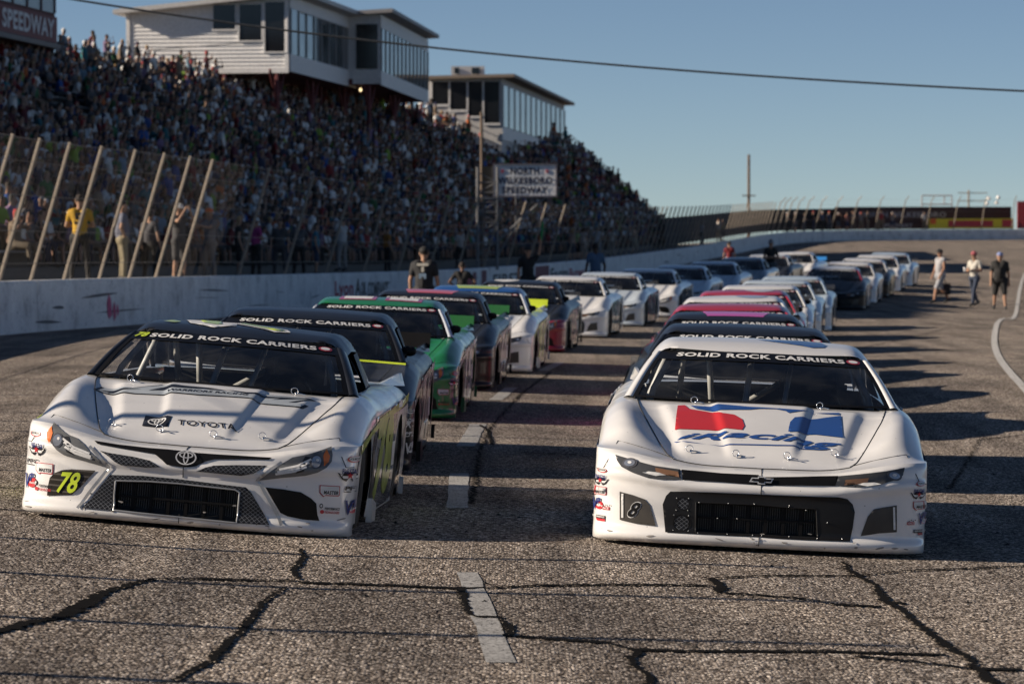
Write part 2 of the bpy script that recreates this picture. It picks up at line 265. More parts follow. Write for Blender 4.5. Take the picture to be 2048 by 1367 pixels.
def glass(tint=(.55, .6, .62), dens=.18, key='g'):
    k = ('glass', tint, dens, key)
    if k in MATS: return MATS[k]
    m = bpy.data.materials.new('window_glass'); m.use_nodes = True; nt = m.node_tree; L = nt.links
    for n in list(nt.nodes): nt.nodes.remove(n)
    tr = N(nt, 'ShaderNodeBsdfTransparent', i_Color=(*tint, 1)); gl = N(nt, 'ShaderNodeBsdfGlossy', i_Color=(.95, .97, 1, 1), i_Roughness=.04)
    fr = N(nt, 'ShaderNodeFresnel', i_IOR=1.5); tc = N(nt, 'ShaderNodeTexCoord'); nz = N(nt, 'ShaderNodeTexNoise', i_Scale=4.0, i_Detail=6.0); L.new(tc.outputs['Object'], nz.inputs['Vector'])
    df = N(nt, 'ShaderNodeBsdfDiffuse', i_Color=(.5, .5, .48, 1))
    rr = ramp(nt, nz.outputs[0], [(.45, (dens * .05,) * 3), (.75, (dens * .35,) * 3)])
    m1 = N(nt, 'ShaderNodeMixShader'); m2 = N(nt, 'ShaderNodeMixShader'); o = N(nt, 'ShaderNodeOutputMaterial')
    L.new(rr.outputs[0], m1.inputs[0]); L.new(tr.outputs[0], m1.inputs[1]); L.new(df.outputs[0], m1.inputs[2])
    L.new(fr.outputs[0], m2.inputs[0]); L.new(m1.outputs[0], m2.inputs[1]); L.new(gl.outputs[0], m2.inputs[2]); L.new(m2.outputs[0], o.inputs[0])
    MATS[k] = m; return m
def lattice(bgc, linec, scale, kx=1.0, ky=1.0, width=.12, rough=.3, axes=('X', 'Z'), name='printed_mesh'):
    """printed diamond mesh"""
    m, nt, b = nmat(name); L = nt.links
    tc = N(nt, 'ShaderNodeTexCoord'); sp = N(nt, 'ShaderNodeSeparateXYZ'); L.new(tc.outputs['Object'], sp.inputs[0])
    outs = []
    for sg in (1, -1):
        a = N(nt, 'ShaderNodeMath', operation='MULTIPLY', i_1=kx * scale); L.new(sp.outputs[axes[0]], a.inputs[0])
        c = N(nt, 'ShaderNodeMath', operation='MULTIPLY', i_1=ky * sg * scale); L.new(sp.outputs[axes[1]], c.inputs[0])
        s = N(nt, 'ShaderNodeMath', operation='ADD'); L.new(a.outputs[0], s.inputs[0]); L.new(c.outputs[0], s.inputs[1])
        f = N(nt, 'ShaderNodeMath', operation='PINGPONG', i_1=.5); L.new(s.outputs[0], f.inputs[0])
        t = N(nt, 'ShaderNodeMath', operation='LESS_THAN', i_1=width); L.new(f.outputs[0], t.inputs[0]); outs.append(t)
    mx = N(nt, 'ShaderNodeMath', operation='MAXIMUM'); L.new(outs[0].outputs[0], mx.inputs[0]); L.new(outs[1].outputs[0], mx.inputs[1])
    r = ramp(nt, mx.outputs[0], [(.4, bgc), (.6, linec)]); L.new(r.outputs[0], b.inputs['Base Color']); b.inputs['Roughness'].default_value = rough
    b.inputs['Specular IOR Level'].default_value = .25
    return m
def vcol_mat(name, rough=.8):
    m, nt, b = nmat(name); a = N(nt, 'ShaderNodeAttribute', attribute_name='Col'); tc = N(nt, 'ShaderNodeTexCoord'); nz = N(nt, 'ShaderNodeTexNoise', i_Scale=14.0, i_Detail=3.0)
    nt.links.new(tc.outputs['Object'], nz.inputs['Vector']); mx = N(nt, 'ShaderNodeMix', data_type='RGBA', blend_type='MULTIPLY'); mx.inputs[0].default_value = .35
    nt.links.new(a.outputs[0], mx.inputs[6]); nt.links.new(nz.outputs[0], mx.inputs[7]); nt.links.new(mx.outputs[2], b.inputs['Base Color']); b.inputs['Roughness'].default_value = rough; return m
# ---------------------------------------------------------------- people: limbs as capsules, fused into one continuous skin by a voxel remesh
def capsule(a, b, ra, rb, n=10):
    a, b = np.array(a, float), np.array(b, float); t = b - a; L = np.linalg.norm(t); t = t / (L + 1e-9)
    o = np.cross(t, [1, 0, 0] if abs(t[0]) < .8 else [0, 1, 0]); o /= np.linalg.norm(o); q = np.cross(t, o); V = []; rings = []
    for ang in (-75, -40, 0): rings.append((a + t * ra * math.sin(math.radians(ang)), ra * math.cos(math.radians(ang))))
    for ang in (0, 40, 75): rings.append((b + t * rb * math.sin(math.radians(ang)), rb * math.cos(math.radians(ang))))
    for c, r in rings:
        for k in range(n): g = 2 * math.pi * k / n; V.append(c + (o * math.cos(g) + q * math.sin(g)) * r)
    F = [(i * n + k, i * n + (k + 1) % n, (i + 1) * n + (k + 1) % n, (i + 1) * n + k) for i in range(5) for k in range(n)] + [tuple(range(n))[::-1], tuple(range(5 * n, 6 * n))]
    return V, F
def lerp(a, b, t): return tuple(np.array(a) * (1 - t) + np.array(b) * t)
def figure(pose, shorts=False, fingers=False, sleeve=.55, bulk=1.0):
    """returns list of (a, b, ra, rb, region)"""
    P = pose; B = []
    g = lambda k: P[k]
    hipc, chest, neck, head = g('hip'), g('chest'), g('neck'), g('head')
    up = np.array(head) - np.array(neck); up = up / np.linalg.norm(up)
    fw = np.array(P.get('face', (0, -1, 0)), float); fw /= np.linalg.norm(fw); sd = np.cross(fw, up)
    b = bulk
    B.append((lerp(hipc, chest, .18), lerp(hipc, chest, .55), .145 * b, .15 * b, 'shirt'))
    for s in ('l', 'r'):
        sh, el, wr, ha = g('sh' + s), g('el' + s), g('wr' + s), g('ha' + s); hp, kn, an, to = g('hp' + s), g('kn' + s), g('an' + s), g('to' + s)
        B.append((lerp(chest, hipc, .35), lerp(chest, sh, .62), .135 * b, .105 * b, 'shirt'))
        B.append((lerp(chest, sh, .7), sh, .085 * b, .066 * b, 'shirt'))
        B.append((hipc, lerp(hipc, hp, .9), .13 * b, .125 * b, 'pants'))
        m = lerp(sh, el, sleeve); B.append((sh, m, .063 * b, .054 * b, 'shirt')); B.append((m, el, .047, .042, 'skin' if sleeve < .98 else 'shirt'))
        B.append((el, wr, .042, .029, 'skin' if sleeve < .98 else 'shirt'))
        B.append((wr, lerp(wr, ha, .55), .030, .036, 'skin'))
        if fingers:
            d = np.array(ha) - np.array(wr); d /= np.linalg.norm(d); w = np.cross(d, fw); w = w / (np.linalg.norm(w) + 1e-6); base = np.array(lerp(wr, ha, .6))
            for k, ln in ((-1.5, .055), (-.5, .072), (.5, .078), (1.5, .068)):
                p0 = base + w * k * .02; p1 = p0 + d * ln * .6; p2 = p1 + d * ln * .45 + fw * .02; B.append((p0, p1, .011, .010, 'skin')); B.append((p1, p2, .010, .009, 'skin'))
            p0 = np.array(lerp(wr, ha, .25)) + fw * .03; B.append((p0, p0 + d * .05 + fw * .02, .012, .010, 'skin'))
        else: B.append((lerp(wr, ha, .55), ha, .034, .022, 'skin'))
        if shorts:
            mk = lerp(hp, kn, .93); B.append((hp, mk, .10 * b, .088, 'pants')); B.append((mk, kn, .058, .056, 'skin')); B.append((kn, lerp(kn, an, .3), .055, .06, 'skin')); B.append((lerp(kn, an, .3), an, .06, .038, 'skin'))
        else:
            B.append((hp, kn, .095 * b, .066, 'pants')); B.append((kn, lerp(kn, an, .3), .064, .066, 'pants')); B.append((lerp(kn, an, .3), an, .066, .05, 'pants'))
        B.append((an, to, .05, .038, 'shoe')); B.append((an, np.array(an) + (np.array(an) - np.array(to)) * .25, .048, .046, 'shoe'))
    B.append((neck, lerp(neck, head, .5), .056, .054, 'skin'))
    h = np.array(head)
    B.append((h - up * .03 + fw * .012, h + up * .045 - fw * .005, .082, .092, 'skin'))
    B.append((h - up * .075 + fw * .03, h - up * .03 + fw * .02, .052, .072, 'skin'))
    B.append((h + up * .015 + fw * .09, h - up * .018 + fw * .108, .010, .014, 'skin'))
    for k in (-1, 1): B.append((h + sd * k * .088 + up * .01, h + sd * k * .092 - up * .03, .012, .010, 'skin'))
    return B, h, up, fw
def bake(Bn, voxel, ratio, head=None, up=None, fw=None, hair='short'):
    mb = MB()
    for a, b, ra, rb, rg in Bn: mb.put(*capsule(a, b, ra, rb))
    me = mb.mesh('body', [], True); o = bpy.data.objects.new('tmp', me); COL.objects.link(o)
    r = o.modifiers.new('r', 'REMESH'); r.mode = 'VOXEL'; r.voxel_size = voxel; r.use_smooth_shade = True
    s = o.modifiers.new('s', 'SMOOTH'); s.factor = .5; s.iterations = 3
    if ratio < 1: d = o.modifiers.new('d', 'DECIMATE'); d.ratio = ratio
    dg = bpy.context.evaluated_depsgraph_get(); m = o.evaluated_get(dg).to_mesh()
    V = np.array([v.co[:] for v in m.vertices]); F = [tuple(p.vertices) for p in m.polygons]; o.evaluated_get(dg).to_mesh_clear()
    bpy.data.objects.remove(o); bpy.data.meshes.remove(me)
    T = []
    for f in F:
        T.append(f[:3])
        if len(f) == 4: T.append((f[0], f[2], f[3]))
    T = np.array(T); c = V[T].mean(1); best = np.full(len(T), 9e9); reg = np.zeros(len(T), int); names = ['shirt', 'pants', 'skin', 'hair', 'shoe', 'eye']
    for a, b, ra, rb, rg in Bn:
        a = np.array(a); b = np.array(b); t = b - a; k = np.clip(((c - a) @ t) / (t @ t + 1e-9), 0, 1); d = np.linalg.norm(c - a - k[:, None] * t, axis=1) - (ra + (rb - ra) * k)
        q = d < best; best[q] = d[q]; reg[q] = names.index(rg)
    if head is not None:
        q = c - head; hu = q @ up; hf = q @ fw; near = (np.linalg.norm(q, axis=1) < .16) & (reg == 2)
        cut = .045 if hair == 'short' else .03
        reg[near & ((hu > cut + .25 * np.clip(hf, 0, 1)) & (hf < .075) | ((hf < -.02) & (hu > (-.035 if hair == 'short' else -.12))))] = 3
        sd = np.cross(fw, up); hs = q @ sd
        reg[near & (hf > .065) & (abs(hu - .012) < .011) & (abs(abs(hs) - .034) < .016)] = 5
    return V, T, reg
PAL = dict(hair=(.03, .02, .013), eye=(.02, .02, .02), shoe=(.05, .05, .05))
def colour_mesh(name, V, T, reg, cols, mat):
    m = mesh(name, V, T, [mat]); names = ['shirt', 'pants', 'skin', 'hair', 'shoe', 'eye']
    lut = np.array([(*cols.get(k, PAL.get(k, (.1, .1, .1))), 1.0) for k in names], np.float32)
    a = m.color_attributes.new('Col', 'FLOAT_COLOR', 'CORNER'); a.data.foreach_set('color', np.repeat(lut[reg], 3, axis=0).ravel()); return m
def stand_pose(spread=.10, arms='down', stride=0.0, turn=0.0):
    p = dict(hip=(0, 0, .95), chest=(0, 0, 1.36), neck=(0, .01, 1.50), head=(0, -.01, 1.635))
    for s, k in (('l', 1), ('r', -1)):
        st = stride * k
        p['hp' + s] = (k * .10, 0, .90); p['kn' + s] = (k * (.10 + spread * .3), -.03 - st * .45 - abs(stride) * .06, .50); p['an' + s] = (k * (.10 + spread * .5), -st * .85 + (.12 if st < 0 else 0), .09 + (.05 if st < 0 else 0)); q = p['an' + s]; p['to' + s] = (q[0] + k * .02, q[1] - .17, .045 if st >= 0 else .05)
        p['sh' + s] = (k * .185, .01, 1.41)
        if arms == 'down': p['el' + s] = (k * .26, .03 + st * .25, 1.13); p['wr' + s] = (k * .27, -.06 + st * .55, .88)
        elif arms == 'fold': p['el' + s] = (k * .27, -.04, 1.14); p['wr' + s] = (-k * .04, -.20, 1.16)
        elif arms == 'up': p['el' + s] = (k * .27, -.22, 1.36); p['wr' + s] = (k * .10, -.26, 1.60)
        elif arms == 'fwd': p['el' + s] = (k * .2, -.22, 1.28); p['wr' + s] = (k * .14, -.46, 1.33)
        elif arms == 'hips': p['el' + s] = (k * .38, .08, 1.18); p['wr' + s] = (k * .20, -.02, 1.0)
        elif arms == 'left_up' and k == 1: p['el' + s] = (k * .30, -.04, 1.60); p['wr' + s] = (k * .32, -.10, 1.86)
        elif arms == 'bag': p['el' + s] = (k * .25, -.02, 1.13); p['wr' + s] = (k * .22, -.14, .92)
        elif arms == 'drink': p['el' + s] = (k * .26, 0, 1.14); p['wr' + s] = (k * (.20 if k == 1 else .05), -.24, 1.16)
        else: p['el' + s] = (k * .25, .03, 1.13); p['wr' + s] = (k * .26, -.06, .88)
        w = np.array(p['wr' + s]); e = np.array(p['el' + s]); d = (w - e) / np.linalg.norm(w - e); p['ha' + s] = tuple(w + d * .14)
    return p
def seat_pose(arms='lap', lean=.05, look=0.0):
    p = dict(hip=(0, 0, .10), chest=(0, -lean, .50), neck=(0, -lean - .01, .64), head=(.02 * look, -lean - .03, .775), face=(look, -1, -.05))
    for s, k in (('l', 1), ('r', -1)):
        p['hp' + s] = (k * .10, -.02, .09); p['kn' + s] = (k * .15, -.42, .12); p['an' + s] = (k * .15, -.44, -.30); p['to' + s] = (k * .17, -.60, -.35); p['sh' + s] = (k * .185, -lean, .55)
        if arms == 'lap': p['el' + s] = (k * .27, -.08 - lean, .28); p['wr' + s] = (k * .10, -.30, .22)
        elif arms == 'up': p['el' + s] = (k * .28, -.25, .46); p['wr' + s] = (k * .10, -.26, .70)
        elif arms == 'wide': p['el' + s] = (k * .34, -.10, .30); p['wr' + s] = (k * .30, -.32, .18)
        else: p['el' + s] = (k * .27, -.1, .30); p['wr' + s] = (-k * .05, -.28, .34)
        w = np.array(p['wr' + s]); e = np.array(p['el' + s]); d = (w - e) / np.linalg.norm(w - e); p['ha' + s] = tuple(w + d * .12)
    return p
def cap_mesh(head, up, fw, mat, mat2, bill=True):
    mb = MB(); up = Vector(up); fw = Vector(fw); sd = fw.cross(up); h = Vector(head) + up * .038 - fw * .005; P = []
    for i in range(6):
        a = math.radians(i * 17.5); P.append([tuple(h + up * (.102 * math.sin(a)) + (fw * math.cos(t) * 1.06 + sd * math.sin(t)) * .103 * math.cos(a)) for t in np.linspace(0, 2 * math.pi, 17)])
    mb.grid(P, 0)
    if bill:
        Q = []
        for j in range(3): Q.append([tuple(h + fw * (.095 * math.cos(t) + .038 * j) + sd * .092 * math.sin(t) * (1 - .07 * j) + up * (.006 - .008 * j * math.cos(t) * .8 - .012 * math.sin(t) ** 2)) for t in np.linspace(-1.15, 1.15, 9)])
        mb.grid(Q, 1)
    return mb.mesh('cap', [mat, mat2], True)
# ---------------------------------------------------------------- bake the bodies
SEATS = []
for arms, lean, look in (('lap', .05, 0), ('lap', .12, .5), ('up', .02, 0), ('cross', .04, -.4), ('wide', .16, .3), ('lap', -.02, -.6)):
    Bn, hd_, up_, fw_ = figure(seat_pose(arms, lean, look), shorts=random.random() < .5, bulk=random.uniform(.95, 1.2)); V, T, g = bake(Bn, .042, .12, hd_, up_, fw_); SEATS.append((V, T, g))
STANDS = []
for arms in ('down', 'fold', 'up', 'hips'):
    Bn, hd_, up_, fw_ = figure(stand_pose(.12, arms), shorts=arms in ('fold', 'down'), bulk=random.uniform(1.0, 1.15)); V, T, g = bake(Bn, .042, .12, hd_, up_, fw_); STANDS.append((V, T, g))
FIG = {}
for key, (arms, stride, shorts, bulk, sleeve, hair) in dict(down=('down', 0, False, 1.05, .55, 'short'), downs=('down', 0, True, 1.1, .55, 'short'), fold=('fold', 0, False, 1.0, .55, 'short'), up=('up', 0, True, 1.05, .55, 'short'), fwd=('fwd', 0, False, 1.0, .55, 'short'), hips=('hips', 0, False, 1.1, .55, 'short'), long=('down', 0, True, .92, .3, 'long'),
        walk1=('bag', .42, True, 1.12, .0, 'short'), walk2=('drink', .40, False, .98, .6, 'short'), walk3=('down', .16, True, 1.30, .62, 'short'), raise_=('left_up', 0, False, 1.1, .6, 'short'), back=('down', .05, False, 1.22, .58, 'short')).items():
    nr = key in ('walk1', 'walk2', 'walk3', 'back', 'raise_', 'hips')
    ps = stand_pose(.14, arms, stride); Bn, hd_, up_, fw_ = figure(ps, shorts, fingers=nr, sleeve=max(sleeve, .05), bulk=bulk); V, T, g = bake(Bn, .0135 if nr else .022, .5 if nr else .5, hd_, up_, fw_, hair); FIG[key] = (V, T, g, hd_, up_, fw_, ps)
# ---------------------------------------------------------------- race car meshes (shared between the cars)
XI = lambda x: np.arcsin(np.clip(np.asarray(x, float) / CW, -1, 1)) * 2 / math.pi
IX = lambda q: CW * np.sin(np.clip(q, -1, 1) * math.pi / 2)
def dom(poly): return [(float(XI(x)), y) for x, y in poly]
def f_fascia(off=0.0):
    def fn(q, z):
        x = IX(q); y = fascia_y(x, z); e = .004
        yx = (fascia_y(np.clip(x + e, -CW, CW), z) - fascia_y(np.clip(x - e, -CW, CW), z)) / (2 * e); n = np.sqrt(1 + yx ** 2)
        return x + off * yx / n, y - off / n, np.asarray(z) + 0 * x + off * .3
    return fn
def f_top(off=0.0):
    def fn(q, y): x = IX(q); return x, np.asarray(y) + 0 * x, body_top(x, y) + off
    return fn
def f_hood(off):                       # (x, y) given directly
    return lambda x, y: (np.asarray(x), np.asarray(y), body_top(x, y) + off)
def f_face(off):                       # (x, z) given directly
    return lambda x, z: f_fascia(off)(XI(x), z)
def f_roof(off): return lambda x, y: (np.asarray(x), np.asarray(y), roof_z(x, y) + off)
def f_side(sg, off=0.0):
    def fn(y, z): return sg * (half_w(y) + off - .012 * np.clip((.30 - np.asarray(z)) / .2, 0, 1)), np.asarray(y) + 0 * np.asarray(z), np.asarray(z)
    return fn
def f_ws(off): 
    def fn(u, v): x, y, z = ws_point(np.asarray(u, float), np.asarray(v, float)); return x, y - off * .45, z + off
    return fn
FR = (0, -1, .2); UP = (0, 0, 1)
CM = {}
def cm(key, VF, smooth=True, nmat=1):
    V, F = VF; CM[key] = mesh(key, V, F, [None] * nmat, None, smooth); return CM[key]
def cmb(key, mb, nmat, smooth=False): CM[key] = mb.mesh(key, [None] * nmat, smooth); return CM[key]
HOOD = [(-.52, .225)] + [(-float(seam_x(y)), y) for y in (.36, .6, .85, 1.1, 1.27)] + [(-.775, 1.40), (-.74, 1.418)] + [(x, float(ws_base(x)) - .012) for x in np.linspace(-.7, .7, 15)] + [(.74, 1.418), (.775, 1.40)] + [(float(seam_x(y)), y) for y in (1.27, 1.1, .85, .6, .36)] + [(.52, .225)] + [(x, .225 + .06 * (abs(x) / .52) ** 2 - .02) for x in (.42, .25, 0, -.25, -.42)]
HOOD[0] = (-.52, .265); HOOD[-6] = (.52, .265)
CABIN = [(x, float(ws_base(x)) - .012) for x in np.linspace(-.8, .8, 13)] + [(.80, 1.7), (.80, 2.6), (.78, 3.3), (.72, 3.86), (.3, 3.9), (-.3, 3.9), (-.72, 3.86), (-.78, 3.3), (-.80, 2.6), (-.80, 1.7)]
def build_car_meshes():
    D = DATA
    qs = np.linspace(-1, 1, 61)
    for k in 'AB':
        outer = [(q, .03) for q in qs] + [(q, float(fascia_top(IX(q)))) for q in qs[::-1]]
        rad = dom(D[k + '_rad']); V, F = patch(outer, [rad], .013, f_fascia(), FR); cm('fascia_' + k, (V, F))
        # radiator opening: rim walls, recessed core with fins and cross bars
        mb = MB(); rp = resample(D[k + '_rad'], .03); a = [np.array(f_face(0.0)(*p)) for p in rp]; b = [p + np.array([0, .09, 0]) for p in a]; n = len(a)
        mb.put(a + b, [(i, (i + 1) % n, n + (i + 1) % n, n + i) for i in range(n)], 0)
        Pc, Fc = patch(dom(D[k + '_rad']), [], .05, f_fascia(), FR); mb.put([(v[0], v[1] + .085, v[2]) for v in Pc], Fc, 1)
        lo = np.array(D[k + '_rad']).min(0); hi = np.array(D[k + '_rad']).max(0)
        for x in np.arange(lo[0] + .02, hi[0] - .01, .0135):
            y = float(fascia_y(np.array(x), np.array(.2))); mb.box((x, y + .07, (lo[1] + hi[1]) / 2), (.003, .006, hi[1] - lo[1] - .03), 2)
        for x in np.linspace(lo[0], hi[0], 8)[1:-1]:
            y = float(fascia_y(np.array(x), np.array(.2))); mb.box((x, y + .045, (lo[1] + hi[1]) / 2), (.02, .012, hi[1] - lo[1] - .02), 0)
        y = .075; mb.box(((lo[0] + hi[0]) / 2, y, (lo[1] + hi[1]) / 2), (hi[0] - lo[0] - .03, .008, .012), 0)
        cmb('radiator_' + k, mb, 3)
        fr = resample(D[k + '_rad'], .02); m = MB(); m.tube([f_face(.002)(*p) for p in fr + fr[:1]], .006, 6, 0, False); cmb('rad_frame_' + k, m, 1, True)
    def deco(key, poly, off=.005, step=.013): cm(key, patch(dom(poly), [], step, f_fascia(off), FR))
    # face A
    deco('A_head_r', D['A_head_r']); deco('A_head_l', D['A_head_l']); deco('A_upper', D['A_upper']); deco('A_mesh_r', D['A_mesh_r']); deco('A_mesh_l', D['A_mesh_l'])
    cm('A_lower', patch(dom(D['A_lower']), [dom(D['A_rad'])], .014, f_fascia(.005), FR)); deco('A_fog_r', D['A_fog_r']); deco('A_fog_l', D['A_fog_l'])
    def multi(key, items, nmat):
        mb = MB()
        for (VF, mi) in items: mb.put(VF[0], VF[1], mi)
        cmb(key, mb, nmat, True)
    pf = lambda poly, off, step=.012: patch(dom(poly), [], step, f_fascia(off + .003), FR)
    for s, sg in (('r', -1), ('l', 1)):
        cx, cz = sg * .765, .462
        it = [(pf(ellipse(cx, cz, .034, .043), .005), 1), (pf(ellipse(cx, cz, .027, .034), .007), 2), (pf(ellipse(cx + .006, cz + .010, .008, .009), .009), 0)]
        it += [(pf([(sg * .815, .54), (sg * .838, .50), (sg * .834, .465), (sg * .812, .44), (sg * .80, .50)], .005), 3)]
        for a, b, c in (((.735, .475), (.66, .430), (.56, .402)), ((.725, .455), (.66, .415), (.55, .386)), ((.715, .430), (.65, .398), (.54, .372))):
            it.append((pf(strip([(sg * p[0], p[1]) for p in (a, lerp(a, b, .5), b, lerp(b, c, .5), c)], .012), .005), 0))
        it.append((pf([(sg * .70, .49), (sg * .735, .485), (sg * .70, .40), (sg * .655, .385)], .0045), 4))
        multi('A_lamp_' + s, it, 5)
        multi('A_trim_' + s, [(pf(strip([(sg * abs(x), z) for x, z in D['A_chrome_r']], .018), .004), 0)], 1)
    def toyota(cx, cz, w, h, fn, facing, th=.14):
        it = []
        def ring(ex, ey, rx, ry):
            return [(cx + ex * w, cz + ey * h), rx * w, ry * h]
        for ex, ey, rx, ry in ((0, 0, 1, 1), (0, .33, .68, .42), (0, .02, .28, .86)):
            o = ellipse(cx + ex * w, cz + ey * h, rx * w, ry * h, 32); i = ellipse(cx + ex * w, cz + ey * h, (rx - th) * w, (ry - th * .9) * h, 32)
            mb = MB(); n = 32; mb.put([np.array(fn(*p)) for p in o] + [np.array(fn(*p)) for p in i], [(k, (k + 1) % n, n + (k + 1) % n, n + k) for k in range(n)])
            it.append(((mb.V, mb.F), 0))
        return it
    multi('A_badge', toyota(0.008, .425, .062, .042, f_face(.014), FR), 1)
    sq = np.array(D['A_sq']); multi('A_hoodbadge', [(patch(D['A_sq'], [], .03, f_hood(.003), UP), 0)] + [(a, 1) for a, _ in toyota(sq[:, 0].mean(), sq[:, 1].mean(), .055, .052, f_hood(.0055), UP, .16)], 2)
    cm('A_toyota', text_quad('TOYOTA', D['A_toy'], f_hood(.005), .012, 0, .015, UP))
    # hood graphic of the 78
    sw = D['A_sw']; it = [(patch(sw, [], .015, f_hood(.003), UP), 0)]
    c = np.array(sw).mean(0); inn = [tuple(c + (np.array(p) - c) * (.965, .88)) for p in sw]; it.append((patch(inn, [], .015, f_hood(.0045), UP), 1))
    for P in ([(-.40, 1.09), (-.31, 1.175), (-.16, 1.155), (.02, 1.15), (-.10, 1.115), (-.26, 1.112)], [(.06, 1.145), (.20, 1.128), (.30, 1.150), (.55, 1.195), (.34, 1.125), (.20, 1.10)], [(.36, 1.10), (.55, 1.185), (.60, 1.215), (.44, 1.165)], [(-.70, 1.10), (-.60, 1.115), (-.45, 1.11), (-.62, 1.07)], [(-.08, 1.132), (.02, 1.138), (.10, 1.12), (-.02, 1.112)]): it.append((patch(P, [], .015, f_hood(.006), UP), 2))
    it.append((text_quad('WARRIORS RACING', [(-.28, 1.045), (.22, 1.072), (.22, 1.10), (-.28, 1.085)], f_hood(.006), .02, .2, .05, UP), 2))
    it.append((text_quad('RACING', [(.35, 1.025), (.55, 1.045), (.56, 1.085), (.36, 1.065)], f_hood(.006), .02, .2, .05, UP), 2)) if False else None
    multi('A_swoosh', [i for i in it if i], 3)
    q78 = D['A_78']
    multi('A_num', [(text_quad('78', [(x + dx, z + dz) for (x, z) in q78 for dx, dz in ((0, 0),)], f_face(.009), .075, .18, .02, FR), 0), (text_quad('78', q78, f_face(.012), .025, .18, .03, FR), 1)], 2)
    # face B
    for k in ('B_head_r', 'B_head_l', 'B_slit', 'B_fog_r', 'B_fog_l'): deco(k, D[k])
    cm('B_lower', patch(dom(D['B_lower']), [dom(D['B_rad'])], .014, f_fascia(.005), FR))
    for s, sg in (('r', -1), ('l', 1)):
        it = [(pf(ellipse(sg * .775, .487, .045, .028, 24, -sg * .2), .005), 1), (pf(ellipse(sg * .775, .487, .032, .019, 24, -sg * .2), .007), 2), (pf(ellipse(sg * .775, .489, .012, .008, 16), .009), 0),
              (pf([(sg * .625, .468), (sg * .49, .452), (sg * .482, .420), (sg * .565, .43), (sg * .62, .445)], .005), 3), (pf([(sg * .66, .444), (sg * .60, .440), (sg * .56, .428), (sg * .62, .421), (sg * .70, .436)], .005), 0)]
        multi('B_lamp_' + s, it, 5)
        fx = D['B_fog_' + s]; multi('B_foglamp_' + s, [(pf(strip([(fx[0][0] - sg * .018, fx[0][1] - .012), (fx[-1][0] - sg * .016, fx[-1][1] + .012)], .012), .006), 0)], 1)
    bow = [(-.072, -.012), (-.058, .014), (-.022, .014), (-.022, .022), (.022, .022), (.022, .014), (.072, .014), (.058, -.012), (.022, -.012), (.022, -.022), (-.022, -.022), (-.022, -.012)]
    bi = [(-.060, -.006), (-.053, .008), (-.016, .008), (-.016, .016), (.016, .016), (.016, .008), (.060, .008), (.053, -.006), (.016, -.006), (.016, -.016), (-.016, -.016), (-.016, -.006)]
    multi('B_badge', [(patch([(x, z + .424) for x, z in bow], [], .02, f_face(.014), FR), 0), (patch([(x, z + .424) for x, z in bi], [], .02, f_face(.0165), FR), 1)], 2)
    it = []
    for (cx, cz), r in zip(D['B_circ'], (.038, .050)):
        n = 26; o = ellipse(cx, cz, r, r, n); i = ellipse(cx, cz, r * .86, r * .86, n); m = MB()
        m.put([np.array(f_face(.008)(*p)) for p in o] + [np.array(f_face(.008)(*p)) for p in i], [(k, (k + 1) % n, n + (k + 1) % n, n + k) for k in range(n)]); it.append(((m.V, m.F), 0)); it.append((patch(i, [], .02, f_face(.006), FR), 1))
    multi('B_ducts', it, 2)
    m = MB()
    for p in D['B_riv']: m.put(*capsule(np.array(f_face(.004)(*p)), np.array(f_face(.008)(*p)), .0055, .004, 6))
    cmb('B_rivets', m, 1, True)
    multi('B_num', [(text_quad('8', D['B_8'], f_face(.006), .08, .2, .02, FR), 0), (text_quad('8', [tuple(lerp(p, np.mean(D['B_8'], 0), .10)) for p in D['B_8']], f_face(.009), .03, .2, .02, FR), 1)], 2)
    multi('B_logo', [(patch(D['B_red'], [], .015, f_hood(.004), UP), 0), (patch(D['B_blue'], [], .015, f_hood(.004), UP), 1), (patch(D['B_band'], [], .015, f_hood(.004), UP), 1), (text_quad('iRacing', D['B_ir'], f_hood(.005), .028, .26, .014, UP), 1), (patch(D['B_ul'], [], .02, f_hood(.0035), UP), 1)], 2)
    multi('B_roofmark', [(patch(D['B_roof'], [], .05, f_roof(.004), UP), 0)], 1)
    multi('A_roofmark', [(patch(strip([(-.34, 2.46), (-.29, 2.27), (-.16, 2.18), (-.08, 2.26), (-.10, 2.42)], .10), [], .04, f_roof(.004), UP), 1), (patch([(-.30, 2.46), (-.25, 2.30), (-.16, 2.24), (-.13, 2.30), (-.16, 2.44)], [], .05, f_roof(.006), UP), 0), (patch([(-.06, 2.38), (.23, 2.145), (.33, 2.18), (.30, 2.28), (.14, 2.36), (-.03, 2.47)], [], .05, f_roof(.004), UP), 1), (patch([(-.03, 2.41), (.23, 2.18), (.295, 2.20), (.27, 2.27), (.13, 2.34), (-.01, 2.45)], [], .05, f_roof(.006), UP), 0), (patch([(-.52, 2.30), (-.44, 2.24), (-.40, 2.30), (-.45, 2.40)], [], .05, f_roof(.006), UP), 0)], 2)
    cm('roof_digit_0', patch(ellipse(-.25, 2.35, .22, .20), [], .06, f_roof(.004), UP)); cm('roof_digit_1', patch(ellipse(.25, 2.35, .22, .20), [], .06, f_roof(.004), UP))
    multi('roof_digits', [(patch(rect(-.24, 2.33, .40, .34), [], .06, f_roof(.004), UP), 0), (patch(rect(-.24, 2.33, .31, .25), [], .06, f_roof(.006), UP), 1), (patch(rect(.26, 2.33, .40, .34), [], .06, f_roof(.004), UP), 0), (patch(rect(.26, 2.33, .31, .25), [], .06, f_roof(.006), UP), 1)], 2)
    cm('roof_stripe', patch([(-.28, 2.12), (.30, 2.12), (.40, 2.6), (-.36, 2.6)], [], .06, f_roof(.004), UP))
    # shared shell
    yy = np.linspace(.0, 1, 40)
